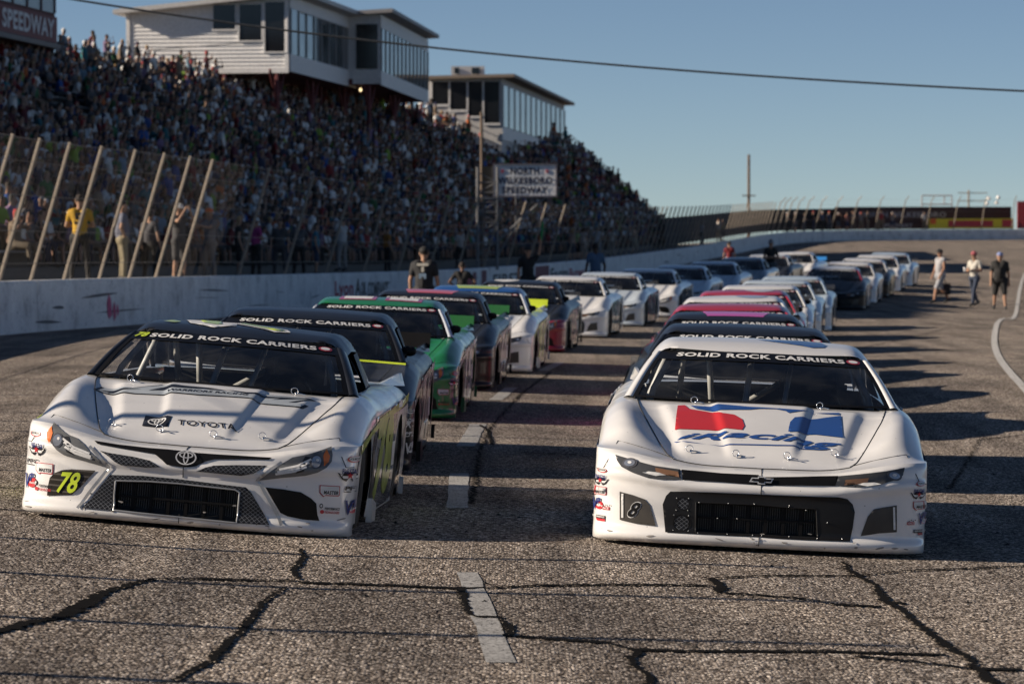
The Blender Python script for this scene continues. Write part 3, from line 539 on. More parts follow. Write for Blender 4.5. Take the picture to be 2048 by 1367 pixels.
    q = qs; outer = [(a, float(nose_sweep(IX(a)) + .12)) for a in q] + [(1, y) for y in np.linspace(CD + .2, 4.88, 60)] + [(a, 4.90) for a in q[::-1][1:-1]] + [(-1, y) for y in np.linspace(4.88, CD + .2, 60)]
    def ftop2(qq, y):
        w = half_w(y); x = w * np.sin(np.clip(qq, -1, 1) * math.pi / 2); return x, np.asarray(y) + 0 * x, body_top(x, y)
    V, F = patch(outer, [dom(HOOD), dom(CABIN)], .045, ftop2, UP)
    V2, F2 = patch(dom(HOOD), [], .013, ftop2, UP)
    cm('hood', (V2, F2)); cm('body_top', (V, F))
    seam = [p for p in HOOD if True]; m = MB(); pts = [np.array(f_hood(.002)(*p)) for p in resample(HOOD + HOOD[:1], .04, False)]
    L = np.array(pts); m.tube([tuple(p) for p in L], .0035, 4, 0, False)
    for s in (-1, 1):
        m.tube([tuple(np.array(f_hood(.0015)(s * x, y))) for x, y in ((.525, .30), (.62, .33), (.72, .36), (.80, .40), (.86, .45))] + [tuple(np.array(f_face(.0015)(s * x, z))) for x, z in ((.905, .50), (.935, .44))], .0025, 4, 0, False)
        m.tube([tuple(np.array(f_face(.0015)(s * x, .44))) for x in (.935, .96, .975)], .0025, 4, 0, False)
    m.tube([tuple(np.array(f_hood(.0015)(0, y))) for y in (.21, .17, .13)] + [tuple(np.array(f_face(.0015)(0, z))) for z in np.linspace(.47, .31, 9)], .003, 4, 0, False)
    m.tube([tuple(np.array(f_face(.0015)(0, z))) for z in np.linspace(.095, .045, 6)], .003, 4, 0, False)
    cmb('seams', m, 1)
    for sg, nm in ((-1, 'r'), (1, 'l')):
        ys = np.linspace(CD + .12, 4.9, 50); wy = .985
        outer = [(float(CD + nose_prof(z)), float(z)) for z in np.linspace(float(fascia_top(CW)) - .01, .045, 14)] + [(y, .085) for y in np.linspace(.5, 4.7, 20)] + [(4.9, .22)] + [(y, float(body_top(float(half_w(y)), y))) for y in ys[::-1]]
        ar = [[(cy + .39 * math.cos(t), .30 + .37 * math.sin(t)) for t in np.linspace(math.radians(-38), math.radians(218), 22)] for cy in (1.0, 3.62)]
        # arches open to the rocker: cut by leaving everything under the arch out
        holes = [[(x, max(z, .0851)) for x, z in a] for a in ar]
        V, F = patch(outer, holes, .05, f_side(sg), (sg, 0, 0)); cm('side_' + nm, (V, F))
        def sp(poly, off=.003, step=.06): return patch(poly, [], step, f_side(sg, off), (sg, 0, 0))
        cm('panel_' + nm, sp([(1.46, .10), (3.12, .10), (3.16, .52), (3.45, .70), (4.75, .72), (4.7, .80), (1.55, .70), (1.40, .55), (1.42, .30)]))
        fwd = 1 if sg < 0 else -1
        def quad(y0, y1, z0, z1): return [(y0, z0), (y1, z0), (y1, z1), (y0, z1)] if sg > 0 else [(y1, z0), (y0, z0), (y0, z1), (y1, z1)]
        for num in ('78', '8', '91', '24', '15', '44', '03'):
            cm('num_%s_%s' % (num, nm), text_quad(num, quad(1.65, 2.95, .16, .70), f_side(sg, .006), .06, .15 , .08, (sg, 0, 0)))
        multi('swash_' + nm, [(sp([(.55, .50), (1.3, .60), (2.2, .66), (4.6, .75), (4.6, .80), (2.0, .70), (.55, .56)], .005), 0), (sp([(3.1, .12), (3.18, .12), (4.6, .60), (4.6, .68)], .005), 1), (sp([(1.45, .11), (1.8, .11), (1.5, .5), (1.42, .5)], .005), 1), (sp(rect(3.05, .42, .22, .16), .006), 2), (sp(rect(3.4, .745, .3, .05), .006), 2)], 3)
        # flared skirt behind the front wheel
        m = MB(); m.prism([(sg * .975, 1.42, .04), (sg * .985, 1.60, .04), (sg * .985, 1.60, .16), (sg * .975, 1.42, .20)], (sg * .035, 0, -.0)); m.prism([(sg * .98, 3.95, .10), (sg * .97, 4.1, .10), (sg * .97, 4.1, .2), (sg * .98, 3.95, .22)], (sg * .03, 0, 0)); cmb('skirt_' + nm, m, 1)
    # roof, pillars, glass
    ro = [(x, 1.96 + .10 * (x / .645) ** 2 if abs(x) < .645 else 2.06 + (abs(x) - .645)) for x in np.linspace(-.71, .71, 25)] + [(.71, y) for y in np.linspace(2.2, 3.0, 9)] + [(x, 3.12 - .1 * (x / .7) ** 2) for x in np.linspace(.69, -.69, 17)] + [(-.71, y) for y in np.linspace(3.0, 2.2, 9)]
    cm('roof', patch(ro, [], .05, f_roof(0), UP))
    def loft(rows): m = MB(); m.grid(rows); return m
    for sg, nm in ((-1, 'r'), (1, 'l')):
        R_ = []
        for t in np.linspace(0, 1, 9):
            xi, yi, zi = [float(v) for v in ws_point(np.array(sg * 1.0), np.array(t))]
            ox, oy, oz = sg * (.862 + (.71 - .862) * t), 1.56 + (2.14 - 1.56) * t, .80 + (roof_z(.71, 2.14) - .80) * t + .012 * math.sin(math.pi * t)
            mx, my, mz = (xi + ox) / 2 + sg * .016, (yi + oy) / 2 - .03, (zi + oz) / 2 + .018
            R_.append([(xi, yi + .03, zi - .03), (xi, yi, zi + .004), ((xi + mx) / 2 + sg * .004, (yi + my) / 2 - .008, (zi + mz) / 2 + .007), (mx, my, mz), ((ox + mx) / 2 + sg * .008, (oy + my) / 2, (oz + mz) / 2 + .006), (ox, oy, oz), (ox - sg * .03, oy + .05, oz - .02)])
        cmb('apillar_' + nm, loft(R_), 1, True)
        R_ = []
        for t in np.linspace(0, 1, 8):
            a = np.array([sg * (.70 + .04 * t), 2.78 + .62 * t, float(roof_z(.70, 2.78)) * (1 - t) + .855 * t]); b = np.array([sg * (.60 + .10 * t), 3.08 + .80 * t, float(roof_z(.60, 3.08)) * (1 - t) + .87 * t])
            R_.append([tuple(a + np.array([-sg * .03, 0, 0])), tuple(a), tuple((a + b) / 2 + np.array([sg * .02, 0, .012])), tuple(b), tuple(b - np.array([sg * .02, .02, .02]))])
        cmb('cpillar_' + nm, loft(R_), 1, True)
        m = MB(); m.prism([(sg * .705, 2.70, 1.06), (sg * .715, 2.80, 1.075), (sg * .76, 3.42, .86), (sg * .80, 2.75, .845)], (-sg * .006, 0, 0)); cmb('quarter_' + nm, m, 1)
        cmb('qtext_' + nm, MB().put(*text_quad('RACING', [(0, 0), (1, 0), (1, 1), (0, 1)], lambda u, v: (sg * (.712 + .05 * u + .01 * (1 - v)), (2.78 + .55 * u if sg > 0 else 3.33 - .55 * u), 1.045 - .165 * u - .07 * (1 - v)) if sg > 0 else (sg * (.762 - .05 * u), 3.33 - .55 * u, .88 + .165 * u - .07 * (1 - v)), .03, 0, .3)), 1)
        m = MB(); R2 = [[(sg * (.83), 1.58, .83), (sg * .83, 1.58, .83)]]
        mm = MB(); c = Vector((sg * .86, 1.78, .91)); mm.put(*capsule(c - Vector((.02, 0, 0)), c + Vector((.02, 0, 0)), .042, .042, 12)); mm.tube([(sg * .80, 1.66, .85), c], .012, 6); cmb('mirror_' + nm, mm, 1, True)
    VB = .80
    P = [[tuple(float(a) for a in ws_point(np.array(u), np.array(v))) for u in np.linspace(-1, 1, 25)] for v in np.linspace(0, 1, 12)]
    m = MB(); m.grid(P); cmb('windshield', m, 1, True)
    fb = f_ws(.004); m = MB(); m.grid([[tuple(float(a) for a in fb(u, v)) for u in np.linspace(-1, 1, 25)] for v in np.linspace(VB - .02, 1.0, 5)]); cmb('banner', m, 1, True)
    fb = f_ws(.006); m = MB()
    for poly in ([(-1, 0), (1, 0), (1, .035), (-1, .035)], [(-1, .035), (-.965, .035), (-.965, VB), (-1, VB)], [(.965, .035), (1, .035), (1, VB), (.965, VB)]): m.put(*patch(poly, [], .05, f_ws(.004), FR))
    cmb('wsframe', m, 1, True)
    tq = lambda u0, u1, v0, v1: [(u0, v0), (u1, v0), (u1, v1), (u0, v1)]
    cm('bannertext', text_quad('SOLID ROCK CARRIERS', tq(-.82, .80, .845, .945), f_ws(.008), .035, 0, .05, FR))
    multi('bannerbadge', [(patch(ellipse(.885, .90, .065, .055), [], .05, f_ws(.008), FR), 0), (patch(ellipse(.885, .90, .045, .035), [], .05, f_ws(.010), FR), 1)], 2)
    cm('banner78', text_quad('78', tq(-.97, -.845, .835, .96), f_ws(.009), .05, .2, .05, FR))
    m = MB(); m.grid([[(u * (.60 + .09 * t), 3.10 + .78 * t - .03 * u * u, 1.143 * (1 - t) + .885 * t - .02 * u * u * (1 - t)) for u in np.linspace(-1, 1, 9)] for t in np.linspace(0, 1, 7)]); cmb('rear_window', m, 1, True)
    m = MB(); R_ = []
    for z in np.linspace(.22, .85, 7): R_.append([(w * float(half_w(4.9)), 4.90 + .04 * math.sin((z - .22) / .63 * 3.14) - .06 * abs(w) ** 4, min(z, float(body_top(w * .92, 4.89)))) for w in np.linspace(-1, 1, 15)])
    m.grid(R_); cmb('tail', m, 1, True)
    m = MB(); m.grid([[(w * .90, 4.80 + .05 * t - .06 * w * w, .855 + .135 * t + .01) for w in np.linspace(-1, 1, 13)] for t in (0, .5, 1)]); cmb('spoiler', m, 1, True)
    m = MB(); m.grid([[(w * .90, 4.842 + .004 * t - .06 * w * w, .982 + .014 * t) for w in np.linspace(-1, 1, 13)] for t in (0, 1)]); cmb('spoiler_edge', m, 1, True)
    # quarter fin that rises toward the spoiler, seen at the rear corner
    for sg, nm in ((-1, 'r'), (1, 'l')):
        m = MB(); m.prism([(sg * .80, 3.7, .85), (sg * .90, 4.85, .83), (sg * .87, 4.86, .92), (sg * .83, 4.4, .885)], (-sg * .02, 0, 0)); cmb('fin_' + nm, m, 1)
    # interior
    m = MB(); m.box((0, 2.6, .20), (1.5, 2.7, .06), 0); m.box((0, 1.50, .56), (1.44, .05, .44), 0); m.box((0, 3.9, .55), (1.44, .05, .60), 0); m.box((0, 1.62, .755), (1.36, .20, .03), 0)
    for sg in (-1, 1): m.box((sg * .78, 2.6, .50), (.05, 2.6, .60), 0)
    m.box((0, .95, .33), (.9, 1.1, .3), 0); m.box((0, 2.6, .10), (1.4, 4.3, .08), 0)
    cmb('tub', m, 1)
    m = MB(); x = .36
    m.box((x, 2.62, .62), (.44, .10, .62), 0); m.box((x, 2.42, .42), (.46, .40, .10), 0)
    for s in (-1, 1): m.box((x + s * .22, 2.48, .58), (.05, .32, .40), 0); m.box((x + s * .17, 2.50, .93), (.05, .26, .16), 0)
    m.box((x, 2.64, .98), (.38, .08, .18), 0); cmb('seat', m, 1)
    m = MB(); m.tube([(x + .15 * math.cos(t), 1.98 - .05 * math.sin(t), .78 + .14 * math.sin(t)) for t in np.linspace(0, 2 * math.pi, 21)], .016, 6, 0, False); m.tube([(x, 1.98, .78), (x, 1.65, .72)], .02, 6); m.box((x, 1.985, .78), (.28, .02, .03)); cmb('steering', m, 1, True)
    m = MB(); r = .021
    for s in (-1, 1):
        m.tube([(s * .70, 1.62, .30), (s * .70, 1.62, .78), (s * .68, 1.72, .88), (s * .57, 2.10, 1.10), (s * .55, 2.7, 1.13)], r, 8); m.tube([(s * .72, 2.72, .25), (s * .72, 2.72, .80), (s * .62, 2.72, 1.06), (s * .45, 2.72, 1.13), (0, 2.72, 1.135)], r, 8)
        m.tube([(s * .50, 2.74, 1.12), (s * .55, 3.75, .50)], r, 8)
        for z in (.42, .56, .70): m.tube([(s * .72, 1.62, z), (s * .80, 2.1, z), (s * .72, 2.72, z)], r * .9, 8)
    m.tube([(-.55, 2.11, 1.105), (.55, 2.11, 1.105)], r, 8); m.tube([(-.70, 1.62, .76), (.70, 1.62, .76)], r, 8)
    m.tube([(-.06, 2.11, 1.10), (-.10, 1.64, .76)], r, 8); m.tube([(-.68, 2.73, .40), (.45, 2.73, 1.11)], r, 8); m.tube([(.20, 2.11, 1.10), (.14, 1.64, .76)], r * .8, 8)
    m.tube([(-.72, 2.73, .72), (.72, 2.73, .72)], r, 8); m.tube([(-.30, 2.73, .72), (-.34, 2.73, 1.12)], r, 8)
    cmb('cage', m, 1, True)
    # wheel
    prof = [(.125, .16), (.135, .22), (.135, .30), (.115, .335), (.06, .342), (-.06, .342), (-.115, .335), (-.135, .30), (-.135, .22), (-.125, .16)]
    m = MB(); n = 28; m.grid([[(a, r * math.cos(t), r * math.sin(t)) for t in np.linspace(0, 2 * math.pi, n + 1)] for a, r in prof]); cmb('tyre', m, 1, True)
    prof = [(.128, .19), (.118, .18), (.06, .165), (.05, .10), (.075, .07), (.075, .0)]
    m = MB(); m.grid([[(s * a, r * math.cos(t), r * math.sin(t)) for t in np.linspace(0, 2 * math.pi, n + 1)] for s in (1,) for a, r in prof]); m.grid([[(-a, r * math.cos(t), r * math.sin(t)) for t in np.linspace(0, 2 * math.pi, n + 1)] for a, r in prof])
    for k in range(5): t = 2 * math.pi * k / 5; m.box((.07, .055 * math.cos(t), .055 * math.sin(t)), (.03, .02, .02), 0); m.box((-.07, .055 * math.cos(t), .055 * math.sin(t)), (.03, .02, .02), 0)
    cmb('rim', m, 1, True)
    # hood pin: ring, pin and lanyard
    m = MB(); m.tube([(.022 * math.cos(t) - .008, 0, .026 + .020 * math.sin(t)) for t in np.linspace(0, 2 * math.pi, 15)], .0028, 5, 0, False); m.tube([(0, 0, -.005), (0, 0, .02)], .006, 6); m.tube([(0, 0, .012), (.03, .004, .012), (.06, .0, .006)], .0045, 5); cmb('pin', m, 1, True)
    # sponsor decals, drawn in a unit box
    def decal(key, items, nmat): CM[key] = (items, nmat)
    decal('five', [('p', [(-.5, .12), (-.28, .02), (-.2, .16), (.2, .16), (.28, .02), (.5, .12), (.3, -.2), (.12, -.3), (0, -.1), (-.12, -.3), (-.3, -.2)], 2, 0), ('p', [(-.42, .06), (-.25, -.04), (.25, -.04), (.42, .06), (.25, -.16), (-.25, -.16)], 0, 1), ('t', 'FIVE STAR', (-.32, .32, .06, .30), 3, 2), ('p', [(0, .14), (.035, .03), (.13, .03), (.055, -.05), (.085, -.18), (0, -.10), (-.085, -.18), (-.055, -.05), (-.13, .03), (-.035, .03)], 1, 3)], 4)
    decal('qm', [('p', [(-.5, .26), (.48, .26), (.5, -.2), (.44, -.27), (-.2, -.27), (-.28, -.34), (-.48, -.14)], 1, 0), ('p', [(-.46, .22), (.44, .22), (.46, -.18), (.42, -.23), (-.18, -.23), (-.27, -.29), (-.44, -.12)], 0, 1), ('t', 'QUARTER', (-.42, .42, .0, .20), 2, 2), ('t', 'MASTER', (-.28, .42, -.2, -.01), 2, 2)], 4)
    decal('pfc', [('t', 'PFC', (-.45, .45, -.08, .2), 2, 1), ('p', [(-.5, -.2), (.1, -.2), (.14, -.14), (-.48, -.14)], 2, 1)], 4)
    decal('vp', [('e', (.12, -.04, .3, .3), 1, 0), ('t', 'V', (-.34, .06, -.4, .42), 3, 2), ('t', 'P', (.02, .28, .0, .46), 3, 2), ('t', 'Racing', (.02, .44, -.16, -.02), 0, 3)], 4)
    decal('perf', [('e', (-.38, .2, .09, .12), 2, 0), ('e', (-.38, .2, .05, .07), 0, 1), ('e', (-.32, -.1, .1, .1), 1, 0), ('t', 'PERFORMANCE', (-.2, .5, .0, .14), 2, 1), ('t', 'TECHNOLOGIES', (-.2, .5, -.18, -.05), 1, 1)], 4)
    decal('perfb', [('p', [(-.5, .2), (.5, .2), (.5, -.05), (-.5, -.05)], 2, 0), ('p', [(-.2, -.05), (.5, -.05), (.5, -.22), (-.1, -.22)], 1, 0), ('t', 'PERFORMANCE', (-.46, .46, .02, .15), 0, 1)], 4)
    decal('nas', [('e', (0, .0, .42, .22), 1, 0), ('e', (.02, .02, .36, .17), 0, 1), ('t', 'LATE MODEL', (-.32, .34, -.06, .1), 2, 2)], 4)
    decal('chk', [('p', rect(-.1, -.1, .7, .3), 1, 0)] + [('p', rect(-.3 + .2 * i, .12 + .1 * j, .1, .09), 2, 1) for i in range(4) for j in range(2) if (i + j) % 2 == 0] + [('t', 'RACE', (-.38, .18, -.2, 0), 0, 1)], 4)
DECM = {}
def decal_mesh(kind, cx, cz, w, fn, facing, tilt=0.0):
    items, nm = CM[kind]; mb = MB(); c, s = math.cos(tilt), math.sin(tilt)
    tr = lambda p: (cx + w * (p[0] * c - p[1] * s), cz + w * (p[0] * s + p[1] * c))
    for it in items:
        if it[0] == 'p': V, F = patch([tr(p) for p in it[1]], [], .03, fn(.005 + .0016 * it[3]), facing)
        elif it[0] == 'e': V, F = patch([tr(p) for p in ellipse(*it[1], 20)], [], .03, fn(.005 + .0016 * it[3]), facing)
        else: a, b, d, e = it[2]; V, F = text_quad(it[1], [tr((a, d)), tr((b, d)), tr((b, e)), tr((a, e))], fn(.005 + .0016 * it[4]), .03, .1, .04, facing)
        mb.put(V, F, it[2] if it[0] in 'pe' else it[3])
    return mb.mesh('sponsor_decal', [None] * nm, True)
build_car_meshes()
# ---------------------------------------------------------------- lie of the land: measured heights, thin plate interpolation
CTRL = [(-9, 10, .06), (-3.2, 10, .08), (0, 10, -.09), (3, 10, -.17), (8, 10, -.3), (-9, 20, .08), (-3.0, 20, .085), (-1.95, 20, 0), (-.9, 20, -.06), (.45, 20, -.085), (1.44, 20, -.135), (2.5, 20, -.18), (6, 20, -.3),
 (-1.8, 26, -.03), (1.8, 26, -.16), (-1.6, 35, -.06), (2.2, 33, -.20), (-8, 35, .05), (7, 35, -.25), (-1.2, 44, -.05), (2.9, 44, -.18), (6.3, 42, -.06), (-9.6, 50, .05), (.0, 60, -.04), (4.2, 60, -.14), (9.2, 65, -.11), (1.9, 78, .0), (6.4, 78, -.08), (11.4, 80, -.04), (-10.2, 68, .03), (-8, 80, .03), (-5.3, 108, .0), (-2, 135, .02), (4.8, 186, .35), (9, 210, .72), (13.1, 240, 1.2), (18, 270, 1.8), (23.6, 300, 2.55), (28.5, 310, 2.85), (36, 318, 3.0), (49, 325, 3.1), (62, 322, 3.1),
 (4.2, 94, .10), (8.2, 94, .0), (7, 112, .33), (11.3, 111, .26), (10, 124, .50), (13.6, 124, .47), (13.8, 110, .04), (15.1, 106, -.10), (16.4, 112, .06), (22, 150, .55), (12, 160, .55), (25, 200, 1.05), (14, 200, .75), (30, 250, 1.75), (40, 285, 2.3), (60, 290, 2.3), (50, 220, 1.1), (40, 160, .4), (30, 120, -.1), (30, 60, -.3), (20, 20, -.4), (-40, 60, 0), (-40, 150, 0), (-30, 250, .5), (80, 330, 2.5), (70, 400, 2.0), (0, 400, 2.0), (-40, 400, 1)]
CP = np.array(CTRL, float); _S = np.array([1.0, .22])
def _phi(r2): return np.where(r2 > 1e-12, .5 * r2 * np.log(r2 + 1e-12), 0)
_X = CP[:, :2] * _S; _n = len(CP); _K = _phi(((_X[:, None] - _X[None]) ** 2).sum(2)) + np.eye(_n) * .35
_A = np.block([[_K, np.c_[np.ones(_n), _X]], [np.c_[np.ones(_n), _X].T, np.zeros((3, 3))]]); _W = np.linalg.solve(_A, np.r_[CP[:, 2], 0, 0, 0])
def _tps(x, y):
    Q = np.stack([np.ravel(x), np.ravel(y)], 1) * _S
    return (_phi(((Q[:, None] - _X[None]) ** 2).sum(2)) @ _W[:_n] + np.c_[np.ones(len(Q)), Q] @ _W[_n:])
GX = np.r_[-60, -45, -35, -28, -22, -18, -15, np.arange(-13, 20.01, .75), 22, 24, 26, 28, 31, 34, 38, 42, 48, 55, 65, 80]; GY = np.r_[2, 4, 6, 8, np.arange(9.5, 30, .75), np.arange(30, 90, 1.5), np.arange(90, 200, 3), np.arange(200, 345, 5), 350, 370, 400]
_gx, _gy = np.meshgrid(GX, GY); GZ = _tps(_gx, _gy).reshape(_gx.shape); GZ = np.clip(GZ, -.6, 3.3)
def ground_z(x, y):
    i = int(np.clip(np.searchsorted(GY, y) - 1, 0, len(GY) - 2)); j = int(np.clip(np.searchsorted(GX, x) - 1, 0, len(GX) - 2))
    a = np.clip((y - GY[i]) / (GY[i + 1] - GY[i]), 0, 1); b = np.clip((x - GX[j]) / (GX[j + 1] - GX[j]), 0, 1)
    return float(GZ[i, j] * (1 - a) * (1 - b) + GZ[i, j + 1] * (1 - a) * b + GZ[i + 1, j] * a * (1 - b) + GZ[i + 1, j + 1] * a * b)
def asphalt():
    m, nt, b = nmat('asphalt'); L = nt.links; tc = N(nt, 'ShaderNodeTexCoord')
    v = N(nt, 'ShaderNodeTexVoronoi', i_Scale=66.0); L.new(tc.outputs['Object'], v.inputs['Vector']); sp = N(nt, 'ShaderNodeSeparateColor'); L.new(v.outputs['Color'], sp.inputs[0])
    r = ramp(nt, sp.outputs[0], [(0, (.014, .012, .010)), (.30, (.100, .083, .070)), (.70, (.285, .238, .200)), (1.0, (.82, .74, .66))]); L.new(v.outputs['Distance'], N(nt, 'ShaderNodeMath').inputs[0])
    n1 = N(nt, 'ShaderNodeTexNoise', i_Scale=.35, i_Detail=6.0, i_Roughness=.6); L.new(tc.outputs['Object'], n1.inputs['Vector']); r1 = ramp(nt, n1.outputs[0], [(.28, (.42, .42, .43)), (.48, (.92, .91, .90)), (.72, (1.22, 1.18, 1.12))])
    mp = N(nt, 'ShaderNodeMapping'); mp.inputs['Scale'].default_value = (2.2, .12, 1); L.new(tc.outputs['Object'], mp.inputs[0]); n2 = N(nt, 'ShaderNodeTexNoise', i_Scale=1.0, i_Detail=5.0); L.new(mp.outputs[0], n2.inputs['Vector']); r2 = ramp(nt, n2.outputs[0], [(.35, (.66, .66, .67)), (.6, (1.05, 1.05, 1.05))])
    a = N(nt, 'ShaderNodeMix', data_type='RGBA', blend_type='MULTIPLY'); a.inputs[0].default_value = 1; L.new(r.outputs[0], a.inputs[6]); L.new(r1.outputs[0], a.inputs[7])
    c = N(nt, 'ShaderNodeMix', data_type='RGBA', blend_type='MULTIPLY'); c.inputs[0].default_value = 1; L.new(a.outputs[2], c.inputs[6]); L.new(r2.outputs[0], c.inputs[7]); L.new(c.outputs[2], b.inputs['Base Color'])
    b.inputs['Roughness'].default_value = .9; b.inputs['Specular IOR Level'].default_value = .06
    bp = N(nt, 'ShaderNodeBump', i_Strength=1.0, i_Distance=.009, invert=True); L.new(v.outputs['Distance'], bp.inputs['Height']); L.new(bp.outputs[0], b.inputs['Normal']); return m
h, w = GZ.shape; F = [(i * w + j, i * w + j + 1, (i + 1) * w + j + 1, (i + 1) * w + j) for i in range(h - 1) for j in range(w - 1)]
trk = add('track', mesh('track', np.c_[_gx.ravel(), _gy.ravel(), GZ.ravel()], F, [asphalt()])); tag(trk, 'cracked grey asphalt race track with worn lane marks', kind='structure')
m = MB(); Rf = 4000
m.put([(-Rf, -Rf, -.9), (Rf, -Rf, -.9), (Rf, Rf, -.9), (-Rf, Rf, -.9)], [(0, 1, 2, 3)]); gm, nt, b = nmat('grass_ground'); nz = N(nt, 'ShaderNodeTexNoise', i_Scale=.05, i_Detail=8.0); tc = N(nt, 'ShaderNodeTexCoord'); nt.links.new(tc.outputs['Object'], nz.inputs['Vector']); r = ramp(nt, nz.outputs[0], [(.3, (.035, .05, .02)), (.7, (.10, .10, .05))]); nt.links.new(r.outputs[0], b.inputs['Base Color']); b.inputs['Roughness'].default_value = .95
tag(m.build('ground', [gm]), 'dull grass ground stretching to the horizon', kind='structure')
def p2g(px, py, z0=-.05):               # photograph point -> ground point
    z = z0
    for _ in range(6):
        s = (py - HOR) / (CAM_H - z); Y = F_PX / s; X = (px - 1024) / s; z = ground_z(X, Y)
    return X, Y
def smooth_path(P, n=3):
    P = np.array(P, float)
    for _ in range(n): Q = [P[0]]; [Q.extend((P[i] * .75 + P[i + 1] * .25, P[i] * .25 + P[i + 1] * .75)) for i in range(len(P) - 1)]; Q.append(P[-1]); P = np.array(Q)
    return P
TAR = flat((.012, .011, .010), .9, 0.0, .03); LINE = None
def paint_line_mat(k=1.0):
    m, nt, b = nmat('worn_line_paint'); L = nt.links; tc = N(nt, 'ShaderNodeTexCoord'); v = N(nt, 'ShaderNodeTexVoronoi', i_Scale=85.0); L.new(tc.outputs['Object'], v.inputs['Vector']); sp = N(nt, 'ShaderNodeSeparateColor'); L.new(v.outputs['Color'], sp.inputs[0])
    nz = N(nt, 'ShaderNodeTexNoise', i_Scale=5.0, i_Detail=8.0); L.new(tc.outputs['Object'], nz.inputs['Vector']); ad = N(nt, 'ShaderNodeMath', operation='MULTIPLY'); L.new(sp.outputs[0], ad.inputs[0]); L.new(nz.outputs[0], ad.inputs[1])
    r = ramp(nt, ad.outputs[0], [(.04, (.09, .085, .08)), (.16, (.33 * k, .32 * k, .30 * k)), (.5, (.45 * k, .44 * k, .42 * k))]); L.new(r.outputs[0], b.inputs['Base Color']); b.inputs['Roughness'].default_value = .8; return m
LINE = paint_line_mat()
def ribbon(pts, widths, off, jit=0.0, step=.08, seed=0):
    rg = np.random.default_rng(seed); P = np.array(resample(pts, step, False)); n = len(P); ss = np.linspace(0, 1, n); wd = np.interp(ss, np.linspace(0, 1, len(widths)), widths)
    t = np.gradient(P, axis=0); t /= np.linalg.norm(t, axis=1)[:, None] + 1e-9; nn = np.c_[-t[:, 1], t[:, 0]]
    if jit: wd = np.maximum(wd * .72, .075 * np.abs(t[:, 0]) ** 2)
    mid = P + nn * (rg.normal(0, 1, n) * jit * .8)[:, None]; a = mid + nn * (wd / 2 * (1 + rg.normal(0, .16, n) * (jit > 0)))[:, None]; b = mid - nn * (wd / 2 * (1 + rg.normal(0, .3, n) * (jit > 0)))[:, None]
    V = [(p[0], p[1], ground_z(*p) + off) for p in np.vstack([a, b])]; return V, [(i, i + 1, n + i + 1, n + i) for i in range(n - 1)]
Z5 = lambda u, v: p2g(u * .5, 1040 + v * .5); Z6 = lambda u, v: p2g(1024 + u * .5, 1040 + v * .5)
cracks = [([Z5(*p) for p in ((-80, 470), (0, 445), (110, 415), (230, 395), (310, 360), (370, 320), (420, 290), (520, 262), (600, 240), (720, 236), (1000, 245), (1180, 245))], [.10, .10, .14, .07, .05, .04], .012),
 ([Z5(*p) for p in ((690, 650), (760, 610), (840, 570), (900, 500), (960, 450), (1010, 385), (1050, 330), (1110, 290), (1130, 275))], [.035, .06, .05, .06, .04, .03], .010),
 ([Z5(*p) for p in ((1190, 240), (1170, 205), (1215, 150), (1200, 118))], [.04, .055, .03], .008), ([Z5(*p) for p in ((1190, 252), (1500, 262), (1840, 278), (2010, 272))] + [Z6(*p) for p in ((100, 266), (500, 262), (800, 266))], [.05, .06, .05, .03, .03], .012),
 ([Z5(*p) for p in ((1845, 272), (1855, 320), (1870, 370), (1900, 392), (2000, 392), (2040, 470))], [.07, .05, .03, .04], .012), ([Z5(*p) for p in ((2040, 420), (2048, 468))] + [Z6(*p) for p in ((150, 480), (380, 495), (480, 522), (700, 530), (1300, 532), (1740, 545))], [.05, .03, .03, .04, .03], .008),
 ([Z6(*p) for p in ((500, 520), (470, 570), (510, 600), (560, 640), (520, 690))], [.08, .045, .04, .06], .012), ([Z6(*p) for p in ((810, 236), (1000, 226), (1350, 226), (1420, 222), (1600, 205), (2048, 188), (2200, 180))], [.05, .03, .04, .03, .02], .012), ([Z6(*p) for p in ((805, 236), (830, 270), (825, 292), (870, 270))], [.07, .08, .03], .01),
 ([Z6(*p) for p in ((840, 295), (1000, 305), (1180, 320), (1300, 342), (1480, 350))], [.03, .03, .04], .012), ([Z6(*p) for p in ((1330, 172), (1350, 200), (1400, 235), (1460, 265), (1500, 330), (1560, 360), (1620, 420), (1700, 470), (1760, 520), (1840, 560), (1880, 610), (1940, 660))], [.03, .06, .04, .085, .05, .06, .075, .05, .09], .014),
 ([Z6(*p) for p in ((1520, 335), (1580, 338))], [.04, .02], .01), ([Z6(*p) for p in ((1380, 550), (1600, 570), (1840, 600), (2048, 605))], [.02, .03, .03], .01),
 ([p2g(945, 1010), p2g(960, 900), p2g(985, 850), p2g(1040, 790), p2g(1100, 745)], [.04, .03, .05], .02), ([p2g(1040, 905), p2g(1150, 910), p2g(1180, 915)], [.02, .03], .01), ([p2g(985, 890), p2g(975, 860), p2g(960, 850)], [.05, .04], .01),
 ([p2g(1900, 980), p2g(1960, 880), p2g(2048, 870)], [.03, .02], .02), ([p2g(20, 880), p2g(100, 860), p2g(190, 850)], [.03, .03], .02), ([p2g(1690, 700), p2g(1750, 690), p2g(1900, 655)], [.05, .04], .03)]
for i, (pts, wd, jit) in enumerate(cracks):
    V, F = ribbon(pts, wd, .007, jit, .03, i); add('crack', mesh('crack', V, F, [TAR], None, False), trk)
